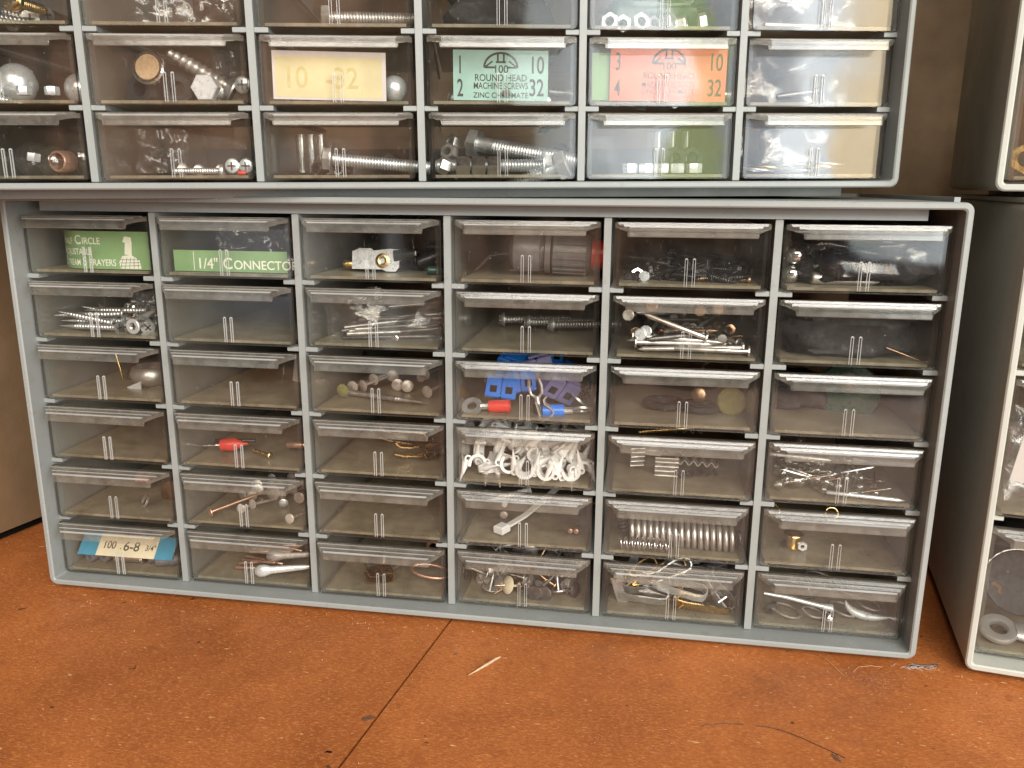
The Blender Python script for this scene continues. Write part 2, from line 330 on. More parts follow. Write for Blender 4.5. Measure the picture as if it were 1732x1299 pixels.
# ------------------------------------------------------------------ cabinets
W2, H, D, ZR = .1823, .1700, .142, -.0078       # half width, height, depth, rim position in front of the dividers
LINES = [.083 - (i - 3) * .02695 for i in range(1, 6)]
def zf(r): return LINES[r - 1] + .001 if r < 6 else .0034
def cx(c): return (c - 3.5) * .0605
def shell_mesh(mat):
    b = MB(); o_ = rr(-W2, W2, 0, H, .0032, n=5); t = .0024; i_ = rr(-W2 + t, W2 - t, t, H - t, .0012, n=5); n = len(o_)
    bev = .0005; vs = []
    def sc_(o, k): # grow/shrink outline
        return [(x + (-k if x > 0 else k), z + (k if z < H / 2 else -k)) for x, z in o]
    loops = [(sc_(i_, 0), D), (sc_(i_, 0), ZR + bev), (sc_(i_, -bev), ZR), (sc_(o_, bev), ZR), (o_, ZR + bev), (o_, D)]
    for lo, y in loops: vs += [(x, y, z) for x, z in lo]
    fs = []
    for l in range(6):
        m_ = (l + 1) % 6
        for k in range(n): fs.append((l * n + k, l * n + (k + 1) % n, m_ * n + (k + 1) % n, m_ * n + k))
    b.add(vs, fs)
    return b.mesh('cabinet_shell', [mat], 30)
def foot_mesh(mat):
    b = MB(); b.box(-W2 + .017, W2 - .017, .004, .007, -.0033, .0001); b.box(-W2 + .017, W2 - .017, D - .012, D - .009, -.0033, .0001)
    b.box(-W2 + .017, -W2 + .020, .0071, D - .0121, -.0033, .0001); b.box(W2 - .020, W2 - .017, .0071, D - .0121, -.0033, .0001)
    return b.mesh('foot_ridge', [mat], 0)
def lip_mesh(mat):   # raised border on top of the cabinet
    b = MB(); b.box(-W2 + .004, W2 - .004, D - .003, D - .0005, H - .0001, H + .0016)
    b.box(-W2 + .001, -W2 + .003, .004, D - .0035, H - .0001, H + .0016); b.box(W2 - .003, W2 - .001, .004, D - .0035, H - .0001, H + .0016)
    return b.mesh('top_border', [mat], 0)
def header_mesh(mat):
    b = MB(); b.box(-W2 + .012, W2 - .012, 0, .0015, H - .0064, H - .00235); return b.mesh('header_strip', [mat], 0)
def cabinet(mat, T, label, xs, zs):
    root = link('storage_cabinet', None, mw=T); tag(root, label, 'drawer cabinet')
    link('shell', shell_mesh(mat), root); link('foot_ridge', foot_mesh(mat), root); link('top_border', lip_mesh(mat), root); link('header_strip', header_mesh(mat), root)
    link('back_panel', MB().box(-W2 + .003, W2 - .003, D - .0035, D - .002, .003, .020).box(-W2 + .003, W2 - .003, D - .0035, D - .002, H - .020, H - .003).mesh('back_panel', [mat], 0), root)
    dm = None
    for x in xs:
        if dm is None:
            b = MB(); b.box(-.00135, .00135, -.0002, .0030, .0026, H - .0066, b=.0003); b.box(-.0008, .0008, .0031, D - .004, .0026, H - .0026); dm = b.mesh('divider', [mat], 0)
        link('divider', dm, root, (x, 0, 0))
    edges = [-W2 + .0024] + list(xs) + [W2 - .0024]
    for z in zs:
        b = MB()
        for i in range(len(edges) - 1):
            a = edges[i] + (.0014 if i else 0); c = edges[i + 1] - (.0014 if i < len(edges) - 2 else 0)
            for s0, s1 in ((a, a + .0050), (c - .0050, c)):
                b.box(s0, s1, .0002, .0060, z - .0010, z + .0009, b=.0002)
            for s0, s1 in ((a, a + .0032), (c - .0032, c)):
                b.box(s0, s1, .0062, D - .006, z - .0008, z + .0006)
        link('shelf_ledge', b.mesh('shelf_ledge', [mat], 0), root)
    return root
XS = [(j - 3) * .0605 for j in range(1, 6)]
T_M = Matrix.Translation((0, 0, .002))
T_U = Matrix.Translation((-.0103, .0042, .1753)) @ Matrix.Rotation(.2189, 4, 'Z') @ Matrix.Rotation(-.0085, 4, 'Y')
T_R = Matrix.Translation((.1986, -.0111, .002)) @ Matrix.Rotation(-.153, 4, 'Z') @ Matrix.Translation((W2, -ZR, 0))
T_X = Matrix.Translation((.1940, .0100, .1757)) @ Matrix.Rotation(-.22, 4, 'Z') @ Matrix.Translation((W2, -ZR, 0))
RX = [-.0908, 0, .0908]; RZ = [.0580, .1120]
CABO = {}
CABO['M'] = cabinet('grey', T_M, 'long blue-grey cabinet of six by six small clear drawers standing on the orange counter', XS, LINES)
CABO['U'] = cabinet('grey', T_U, 'blue-grey small-drawer cabinet stacked askew on the long one, cut by the top edge', XS, LINES)
CABO['R'] = cabinet('beige', T_R, 'yellowed grey cabinet with taller drawers standing on the counter at right edge', RX, RZ)
CABO['X'] = cabinet('beige', T_X, 'yellowed grey cabinet stacked on the right-hand cabinet, only its lower left corner in view', RX, RZ)
CAB = {'M': T_M, 'U': T_U, 'R': T_R, 'X': T_X}

# ------------------------------------------------------------------ drawers
def drawer_meshes(w, h, d=.128):
    hw = w / 2
    f = MB(); f.prism(rr(-hw, hw, 0, h, .0016, (1, 1, 0, 0)), 0, .0016, 'y', 0, 1); f = f.mesh('drawer_front', ['front', 'edge'], 30)
    t = MB(); iw = hw - .0010; th = .0011; zt = h - .0012
    t.box(-iw, -iw + th, .00165, d, .0004, zt, 0); t.box(iw - th, iw, .00165, d, .0004, zt, 0)
    t.box(-iw + th + .0001, iw - th - .0001, d - th, d, .0004, zt, 0); t.box(-iw + th + .0001, iw - th - .0001, .00168, d - th - .0001, .0006, .0017, 1)
    t = t.mesh('drawer_tray', ['tray', 'floor'], 0)
    # pull lip: trapezoid in plan, ribbed top, downturned front edge
    prof = [(-.0002, 0), (.0014, -.0003), (.0018, .0003), (.0024, .0002), (.0027, -.0006), (.0039, -.0010), (.0043, -.0003), (.0049, -.0005), (.0052, -.0013), (.0064, -.0015), (.0068, -.0008), (.0075, -.0013),
            (.0076, -.0044), (.0070, -.0047), (.0067, -.0044), (.0065, -.0030), (.0030, -.0020), (-.0002, -.0018)]
    l = MB(); n = len(prof); vs = []
    for sgn in (-1, 1):
        for (fy, z) in prof: vs.append((sgn * (hw - .0002 - .0056 * max(0, fy - .001) / .0066), -fy, h - .0002 + z))
    fs = [tuple(range(n)), tuple(range(2 * n - 1, n - 1, -1))] + [(k, n + k, n + (k + 1) % n, (k + 1) % n) for k in range(n)]
    l.add(vs, fs, [0, 0] + [1 if k in (2, 6, 10, 12) else 0 for k in range(n)]); l = l.mesh('pull_lip', ['lip', 'edge_highlight'], 25)  # highlight lines painted on the lip ridges and front edge
    r = MB()
    for x in (-.0014, .0014): 
        r.box(x - .00052, x - .00034, -.0006, -.00002, .0010, .0112); r.box(x + .00034, x + .00052, -.0006, -.00002, .0010, .0112); r.box(x - .0003, x + .0003, -.0005, -.00002, .0109, .0114)
    r = r.mesh('label_rib', ['edge_highlight'], 0)
    return f, t, l, r
SM = drawer_meshes(.0555, .0240); BG = drawer_meshes(.0855, .0510)
def drawer(cab, c, r, label, x=None, z=None, big=False):
    ms = BG if big else SM
    T = Matrix.Translation(((cx(c) if x is None else x) + rnd.uniform(-.0003, .0003), .0006 - rnd.uniform(0, .0018), zf(r) if z is None else z)) @ Matrix.Rotation(R(rnd.uniform(-.6, .6)), 4, 'Z')
    d = link('drawer', None, CABO[cab]); d.matrix_local = T
    d['label'] = label
    link('front', ms[0], d); link('tray', ms[1], d); link('pull_lip', ms[2], d); link('label_rib', ms[3], d)
    return d
ORD = ['first', 'second', 'third', 'fourth', 'fifth', 'sixth']
HOLD = {(1, 1): 'with a green card reading HALF CIRCLE', (2, 1): 'with a green card reading 1/4 CONNECTORS', (3, 1): 'with a white metal plate and brass grommet', (4, 1): 'with a big grey hose fitting and red cap',
 (5, 1): 'with a heap of black screws and one bronze nail', (6, 1): 'stuffed with a shiny black bag', (1, 2): 'with silver wood screws and a washer', (2, 2): 'standing empty below the CONNECTORS card',
 (3, 2): 'with dark screws in a glinting bag', (4, 2): 'with three round-head screws lying at the back', (5, 2): 'crammed with loose steel nails', (6, 2): 'filled with a dull black lump and a thin pin',
 (1, 3): 'with a chrome clip', (2, 3): 'nearly empty with a grey cone at the back', (3, 3): 'with pearly round-head tacks and a long screw', (4, 3): 'full of bright blue wire connectors',
 (5, 3): 'with flat black washers and an olive cap', (6, 3): 'with a dark green disc and white ball', (1, 4): 'standing empty in the first column fourth row', (2, 4): 'with a red-handled test probe',
 (3, 4): 'with small brass hinges in shade', (4, 4): 'full of white cable clips', (5, 4): 'with corrugated fasteners', (6, 4): 'with clear glassy push pins',
 (1, 5): 'with a pink block at its back', (2, 5): 'with round-head nails over an orange glow', (3, 5): 'standing empty in the third column fifth row', (4, 5): 'with one white cable tie',
 (5, 5): 'with a thick coil spring', (6, 5): 'with a brass grommet and tiny nut', (1, 6): 'with a blue and cream card reading 100 6-8', (2, 6): 'with copper wires and a silver spoon-like key',
 (3, 6): 'with a hinge cup and brass bits', (4, 6): 'with loose thumbtacks', (5, 6): 'full of silver and brass spring clips', (6, 6): 'with curved steel claws and pins'}
for (c, r), h in HOLD.items(): drawer('M', c, r, 'small clear drawer ' + h)
HU = {(1, 5): 'with two big silver domes', (2, 5): 'with black nuts, a ring cap and a lag screw', (3, 5): 'with a cream card reading 10-32', (4, 5): 'with a mint green machine screw card', (5, 5): 'with an orange machine screw card', (6, 5): 'mirroring the window beside the orange card drawer',
 (1, 6): 'with glassy knobs in the bottom left of the upper cabinet', (2, 6): 'with a Phillips screw lying across it', (3, 6): 'with one long hex bolt', (4, 6): 'with big hex bolts and nuts', (5, 6): 'with five nuts lined up', (6, 6): 'mirroring the window, bottom right of the upper cabinet',
 (1, 4): 'with a gold-headed screw, cut off at top left', (2, 4): 'empty, cut off by the top edge above the lag screw', (3, 4): 'with a threaded rod, cut off by the top edge', (4, 4): 'dark inside, cut off above the mint card', (5, 4): 'greenish, cut off above the orange card', (6, 4): 'with a clear bag, cut off at top right of the upper cabinet'}
for (c, r), h in HU.items(): drawer('U', c, r, 'small clear drawer ' + h)
for r_, (z, h) in enumerate(((.1135, 'with rolled green paper, topmost in the right cabinet'), (.0590, 'with a crumpled clear bag, middle of the right cabinet'), (.0034, 'with a big silver ring spanner, lowest in the right cabinet'))):
    drawer('R', 0, 0, 'tall clear drawer ' + h, x=-.1355, z=z, big=True)
drawer('X', 0, 0, 'tall clear drawer with a brass hex nut, lowest in the upper right cabinet', x=-.1355, z=.0034, big=True)
drawer('X', 0, 0, 'tall clear drawer above the brass nut drawer, cut off at top right', x=-.1355, z=.0590, big=True)

# ------------------------------------------------------------------ hardware prototypes: each returns [(part name, mesh)], axis along +x, head at -x
cache = {}
def proto(fn):
    def g(*a, **k):
        key = (fn.__name__, a, tuple(sorted(k.items())))
        if key not in cache: cache[key] = fn(*a, **k)
        return cache[key]
    return g
mm = .001
def threads(L, r, pitch, x0=0, taper=0.):
    p = [(x0, r * .86)]; x = x0; i = 0
    while x < x0 + L - pitch:
        k = 1 - taper * max(0, (x - x0) / L - .6) / .4
        p += [(x + pitch * .25, r * .8 * k), (x + pitch * .6, r * k), (x + pitch * .75, r * k)]; x += pitch
    p.append((x0 + L, r * (.8 if not taper else .05))); return p
@proto
def screw(L=20, r=1.8, head='pan', mat='zinc', taper=0., pitch=1.0, n=10):
    L, r, pitch = L * mm, r * mm, pitch * mm
    hr = r * 2
    hd = {'pan': [(0, 0), (0, hr * .7), (hr * .15, hr * .92), (hr * .4, hr), (hr * .62, hr * .95), (hr * .64, 0)],
          'round': [(-hr * .1, 0), (-hr * .06, hr * .35), (hr * .1, hr * .7), (hr * .38, hr * .95), (hr * .62, hr), (hr * .66, 0)],
          'flat': [(0, 0), (0, hr), (hr * .12, hr), (hr * .55, r)]}[head]
    h = MB().lathe(hd, 16); s = MB().lathe(threads(L, r, pitch, hr * .55, taper), n)
    sl = MB(); x = -.12 * mm - (hr * .08 if head == 'round' else 0)
    sl.box(x, x + .2 * mm + hr * .1, -hr * .55, hr * .55, -hr * .11, hr * .11); sl.box(x, x + .19 * mm + hr * .1, -hr * .11, hr * .11, -hr * .55, hr * .55)
    return [('shank', s.mesh('screw_shank', [mat], 50)), ('head', h.mesh('screw_head', [mat])), ('slot', sl.mesh('screw_slot', ['dark_steel'], 0))]
@proto
def nail(L=30, r=.9, mat='steel', hr=2.2):
    L, r, hr = L * mm, r * mm, hr * mm
    return [('nail', MB().lathe([(0, 0), (0, hr * .85), (.25 * mm, hr), (.7 * mm, hr), (.9 * mm, r), (L - 2.5 * r, r), (L, 0)], 10).mesh('nail', [mat]))]
@proto
def hexbolt(L=35, r=3., mat='zinc', flange=False, plain=0):
    L, r = L * mm, r * mm; a = r * 1.85
    hx = [(a * math.cos(R(60 * k)), a * math.sin(R(60 * k))) for k in range(6)]; hx2 = [(y * .93, z * .93) for y, z in hx]
    h = MB(); hh = r * 1.3; vs = [(0, y, z) for y, z in hx2] + [(hh * .1, y, z) for y, z in hx] + [(hh, y, z) for y, z in hx]
    h.add(vs, [(5, 4, 3, 2, 1, 0), (12, 13, 14, 15, 16, 17)] + [(q * 6 + k, q * 6 + (k + 1) % 6, q * 6 + 6 + (k + 1) % 6, q * 6 + 6 + k) for q in (0, 1) for k in range(6)])
    if flange: h.lathe([(hh * .85, a * .9), (hh * .95, a * 1.3), (hh * 1.1, a * 1.3), (hh * 1.11, 0)], 20)
    pl = L * plain
    s = MB(); 
    if pl: s.lathe([(hh, r * .97), (hh + pl, r * .97)], 14)
    s.lathe(threads(L - pl, r, 1.15 * mm, hh + pl), 14)
    return [('shank', s.mesh('bolt_shank', ['threads_zinc' if mat == 'zinc' else mat], 50)), ('head', h.mesh('bolt_head', [mat], 25))]
@proto
def hexnut(a=5., t=4., mat='zinc', hole=.52):
    a, t = a * mm, t * mm; n = 24; vs = []; fs = []
    def hexr(th): th = (th + math.pi / 6) % (math.pi / 3) - math.pi / 6; return a * math.cos(math.pi / 6) / math.cos(th)
    rings = [(0, .93, 0), (t * .12, 1, 0), (t * .88, 1, 0), (t, .93, 0), (t, 0, a * hole), (t * .9, 0, a * hole * .92), (t * .1, 0, a * hole * .92), (0, 0, a * hole)]
    for (x, k1, rc) in rings:
        for k in range(n):
            th = 2 * math.pi * k / n; r_ = hexr(th) * k1 if k1 else rc; vs.append((x, r_ * math.cos(th), r_ * math.sin(th)))
    for i in range(8):
        j = (i + 1) % 8
        for k in range(n): fs.append((i * n + k, i * n + (k + 1) % n, j * n + (k + 1) % n, j * n + k))
    return [('hex_nut', MB().add(vs, fs).mesh('hex_nut', [mat], 25))]
@proto
def washer(ro=4., ri=2., t=.8, mat='zinc'):
    ro, ri, t = ro * mm, ri * mm, t * mm; b = t * .2
    return [('washer', MB().ring([(0, ri), (0, ro - b), (b, ro), (t - b, ro), (t, ro - b), (t, ri)], 24).mesh('washer', [mat]))]
@proto
def disc(r=3., t=1., mat='pearl', dome=.5):
    r, t = r * mm, t * mm
    return [('disc', MB().lathe([(-dome * r * .5, 0), (-dome * r * .46, r * .35), (-dome * r * .3, r * .7), (-.05 * r, r * .95), (0, r), (t, r), (t, 0)], 20).mesh('disc', [mat]))]
@proto
def tack(r=4.5, L=9, mat='steel'):
    r, L = r * mm, L * mm
    return [('tack_head', MB().lathe([(-r * .28, 0), (-r * .26, r * .35), (-r * .17, r * .7), (0, r), (.35 * mm, r), (-.05 * r, r * .7), (-r * .1, 0)], 20, cap=False).mesh('tack_head', [mat], 50)),
            ('pin', MB().lathe([(-r * .2, .55 * mm), (L - 2 * mm, .5 * mm), (L, 0)], 8).mesh('tack_pin', [mat]))]
@proto
def nailtack(r=2.6, L=14, mat='bronze'):
    r, L = r * mm, L * mm
    return [('nail', MB().lathe([(-r * .16, 0), (-r * .15, r * .4), (-r * .09, r * .8), (0, r), (.3 * mm, r), (.35 * mm, .7 * mm), (L - 3 * mm, .6 * mm), (L, 0)], 16).mesh('round_head_nail', [mat], 50))]
@proto
def spring(L=40, Rr=4., r=.8, turns=16, mat='steel', taper=1.):
    L, Rr, r = L * mm, Rr * mm, r * mm; n = turns * 18; pts = []
    for i in range(n + 1): t = i / n; k = 1 - (1 - taper) * t; pts.append((L * t, Rr * k * math.cos(2 * math.pi * turns * t), Rr * k * math.sin(2 * math.pi * turns * t)))
    return [('spring', MB().tube(pts, r, 7).mesh('spring', [mat], 60))]
@proto
def cableclip(Rr=4.5):
    q = Rr * mm; t = MB()
    arc = [(q * math.cos(R(a)), q * math.sin(R(a))) for a in range(180, 361, 15)]
    path = [(-q, q * .6)] + arc + [(q, q * .6)]
    t.strip(path, 4.6 * mm, 1.2 * mm)
    s1 = MB()
    for sg in (-1, 1):
        s1.tube([(sg * (q + 1.2 * mm), 0, -q * .2), (sg * (q + 1.4 * mm), 0, q * .6), (sg * (q + 2.2 * mm), 0, q * 2.6)], 1, 8, rs=[1.5 * mm, 1.3 * mm, .15 * mm])
        t.ring([(-1.5 * mm, .9 * mm), (-1.5 * mm, 1.6 * mm), (1.5 * mm, 1.6 * mm), (1.5 * mm, .9 * mm)], 12, T=Matrix.Translation((sg * (q + .8 * mm), 0, -q * .35)) @ Matrix.Rotation(R(90), 4, 'Z'))
    return [('strap', t.mesh('clip_strap', ['white_plastic'])), ('spike', s1.mesh('clip_spike', ['white_plastic'], 60))]
@proto
def splice(mat='blue_plastic'):
    b = MB()
    for x in (-6.2, .2):
        b.box(x * mm, (x + 6) * mm, -4.5 * mm, 4.5 * mm, 0, 9 * mm, b=.8 * mm)
    b.box(-5.5 * mm, 5.5 * mm, -3.5 * mm, 3.5 * mm, 1 * mm, 8 * mm); b.box(-3 * mm, 5 * mm, -4.3 * mm, 4.3 * mm, 9 * mm, 10.2 * mm, b=.3 * mm)
    s = MB()
    for x in (-6.2, .2):
        s.box((x + 1.6) * mm, (x + 4.4) * mm, -4.62 * mm, -4.2 * mm, 2.6 * mm, 5.4 * mm)
    return [('housing', b.mesh('splice_housing', [mat], 25)), ('slot', s.mesh('splice_slot', ['black_gap'], 0))]
@proto
def ringterm(sl='red_plastic', fork=False):
    a = MB()
    if not fork: a.ring([(-.4 * mm, 2 * mm), (-.4 * mm, 4.2 * mm), (.4 * mm, 4.2 * mm), (.4 * mm, 2 * mm)], 22, T=Matrix.Rotation(R(90), 4, 'Y'))
    else:
        a.strip([(0, 0), (.1 * mm, 0)], 1 * mm, 1 * mm)
        for s in (-1, 1):
            a.tube([(4 * mm, s * .8 * mm, 0), (2.5 * mm, s * 2.6 * mm, 0), (-1 * mm, s * 2.9 * mm, 0), (-4.5 * mm, s * 2.2 * mm, .5 * mm)], .7 * mm, 6)
    a.tube([(3.6 * mm, 0, 0), (6 * mm, 0, 0), (8 * mm, 0, .2 * mm)], 1.4 * mm, 8)
    s = MB().ring([(7 * mm, 1.5 * mm), (7 * mm, 2.3 * mm), (9 * mm, 2.6 * mm), (15.5 * mm, 2.7 * mm), (15.5 * mm, 2.0 * mm)], 14)
    return [('tongue', a.mesh('terminal_tongue', ['zinc'], 40)), ('sleeve', s.mesh('terminal_sleeve', [sl], 40))]
@proto
def corrugated(L=13, h=6., amp=1.0, waves=5, mat='dark_steel'):
    pts = [(L * mm * (i / 48 - .5), amp * mm * math.sin(2 * math.pi * waves * i / 48)) for i in range(49)]
    return [('fastener', MB().strip(pts, h * mm, .35 * mm).mesh('corrugated_fastener', [mat], 60))]
@proto
def cabletie():
    a = MB().box(-2.6 * mm, 2.6 * mm, -2.4 * mm, 2.4 * mm, 0, 3.6 * mm, b=.5 * mm)
    s = MB().strip([(1 * mm, 1.5 * mm), (15 * mm, 2 * mm), (30 * mm, 5 * mm), (48 * mm, 9 * mm)], 2.5 * mm, 1.0 * mm)
    return [('head', a.mesh('tie_head', ['white_plastic'])), ('strap', s.mesh('tie_strap', ['white_plastic']))]
@proto
def springclip(mat='zinc', L=24, w=5):
    p = [(-L / 2, 1.5), (-L / 2 + 4, .5), (L * .3, 0), (L * .45, .4), (L * .5, 2), (L * .5, 4), (L * .42, 5.6), (L * .2, 5.8), (-L * .2, 4.2), (-L * .4, 4.6), (-L * .5, 6.5)]
    return [('clip', MB().strip([(x * mm, z * mm) for x, z in p], w * mm, .6 * mm).mesh('spring_clip', [mat], 50))]
@proto
def dome(r=7, mat='chrome'):
    r = r * mm; return [('dome', MB().lathe([(r * math.sin(R(a)), r * math.cos(R(a))) for a in range(-90, 31, 10)] + [(r * .55, r * .4), (r * .9, r * .4)], 28).mesh('metal_dome', [mat], 50))]
@proto
def rod(L=20, r=1., mat='steel', pt=False):
    L, r = L * mm, r * mm; return [('rod', MB().lathe([(0, r * .8), (r * .3, r), (L - (r * 3 if pt else r * .3), r), (L, r * (.05 if pt else .8))], 12).mesh('rod', [mat]))]
@proto
def tube_(L=8, ro=4., ri=2., mat='grey_rubber'):
    L, ro, ri = L * mm, ro * mm, ri * mm; return [('sleeve', MB().ring([(0, ri), (0, ro * .93), (ro * .1, ro), (L, ro), (L, ri)], 20).mesh('sleeve', [mat], 40))]
@proto
def studpin(L=16):
    a = MB().lathe([(-2.2 * mm, 0), (-2 * mm, 1.2 * mm), (-1 * mm, 2.2 * mm), (.4 * mm, 2.3 * mm), (1.3 * mm, 1.4 * mm), (2.4 * mm, 1.1 * mm), (4 * mm, 1.5 * mm), (4.6 * mm, 1.9 * mm), (5 * mm, .5 * mm)], 14)
    s = MB().lathe([(4.6 * mm, .5 * mm), (L * mm - 2 * mm, .45 * mm), (L * mm, 0)], 8)
    return [('knob', a.mesh('pin_knob', ['glassy'], 50)), ('pin', s.mesh('pin_point', ['chrome']))]

# ---- placing: x from the drawer's centre, y behind its front, z above its sill, all in mm; turns in degrees
count = {}
def put(parts, cell, x, y, z, rx=0, ry=0, rz=0, name='screw', label='', cat=None, group=None, order='XYZ', s=1.0):
    cab, c, r = cell
    if cab in 'MU': org = (cx(c), 0, zf(r))
    else: org = (-.1355, 0, {1: .1135, 2: .0590, 3: .0034}[r])
    from mathutils import Euler
    T = CAB[cab] @ Matrix.Translation((org[0] + x * mm, org[1] + y * mm, org[2] + z * mm)) @ Euler((R(rx), R(ry), R(rz)), 'XYZ').to_matrix().to_4x4() @ Matrix.Scale(s, 4)
    if len(parts) == 1: o = link(name, parts[0][1], mw=T)
    else:
        o = link(name, None, mw=T)
        for pn, me in parts: link(pn, me, o)
    tag(o, label, cat or name.replace('_', ' '), group); return o
def pile(fn, cell, n, x0, x1, y0, y1, zmax, name, label, cat, group, tilt=18, rzs=(0, 360), seed=1, r0=2.0, roll=True, s=(.9, 1.1), order=None):
    rg = random.Random(seed)
    for i in range(n):
        y = rg.uniform(y0, y1); f = (y - y0) / max(1, (y1 - y0))
        z = r0 + rg.random() ** 1.6 * zmax * (.35 + .65 * f); pr = fn(rg); k = rg.uniform(*s)
        L = max(v.co.x for _, me in pr for v in me.vertices) / mm * k
        for _ in range(60):        # keep the whole piece inside its drawer
            x = rg.uniform(x0, x1); ry = rg.uniform(-tilt, tilt); a = rg.uniform(*rzs)
            tx, ty, tz = x + L * math.cos(R(ry)) * math.cos(R(a)), y + L * math.cos(R(ry)) * math.sin(R(a)), z - L * math.sin(R(ry))
            if abs(tx) < 25.5 and 4 < ty < 122 and 2 < tz < 21.5: break
        else: continue
        put(pr, cell, x, y, z, rg.uniform(0, 360) if roll else 0, ry, a, name, label, cat, group, s=k)

# text and cards
def text_mesh(items, mat, name='lettering', depth=.00004):
    b = MB(); dg = None
    for (txt, size, x, z, sx_, al) in items:
        cu = bpy.data.curves.new('t', 'FONT'); cu.body = txt; cu.size = size; cu.align_x = al; cu.extrude = 0; cu.offset = size * .012
        o = bpy.data.objects.new('t', cu); col.objects.link(o); bpy.context.view_layer.update()
        me = bpy.data.meshes.new_from_object(o.evaluated_get(bpy.context.evaluated_depsgraph_get()))
        b.add([(x + v.co.x * sx_, -depth, z + v.co.y) for v in me.vertices], [tuple(p.vertices) for p in me.polygons])
        bpy.data.objects.remove(o); bpy.data.curves.remove(cu); bpy.data.meshes.remove(me)
    return b
def bar(b, x0, z0, x1, z1, t, y=-.00006):
    d = Vector((x1 - x0, 0, z1 - z0)); n = Vector((-d.z, 0, d.x)).normalized() * t / 2
    a = Vector((x0, y, z0)); c = Vector((x1, y, z1)); b.add([a + n, a - n, c - n, c + n], [(0, 1, 2, 3)])
def curved(b, amp, wid):   # bend all vertices in y along x
    b.v = [(x, y + amp * (math.cos(x / wid * math.pi / 2) - 1), z) for x, y, z in b.v]; return b
def card(w_, h_, mat, t=.0003, nx=14, amp=0., wid=.03):
    b = MB(); 
    for i in range(nx):
        b.box(w_ * (i / nx), w_ * ((i + 1) / nx), 0, t, 0, h_)
    # one clean sheet: rebuild as grid
    b = MB(); vs = []; fs = []
    for y in (0, t):
        for i in range(nx + 1):
            for z in (0, h_): vs.append((w_ * i / nx, y, z))
    q = (nx + 1) * 2
    for i in range(nx):
        a = i * 2; fs += [(a, a + 2, a + 3, a + 1), (q + a, q + a + 1, q + a + 3, q + a + 2), (a, q + a, q + a + 2, a + 2), (a + 1, a + 3, q + a + 3, q + a + 1)]
    fs += [(0, 1, q + 1, q), (2 * nx, q + 2 * nx, q + 2 * nx + 1, 2 * nx + 1)]
    b.add(vs, fs)
    if amp: bend(b, amp, wid)
    return b
def bend(b, amp, wid):
    b.v = [(x, y + amp * (x / wid) ** 2, z) for x, y, z in b.v]; return b

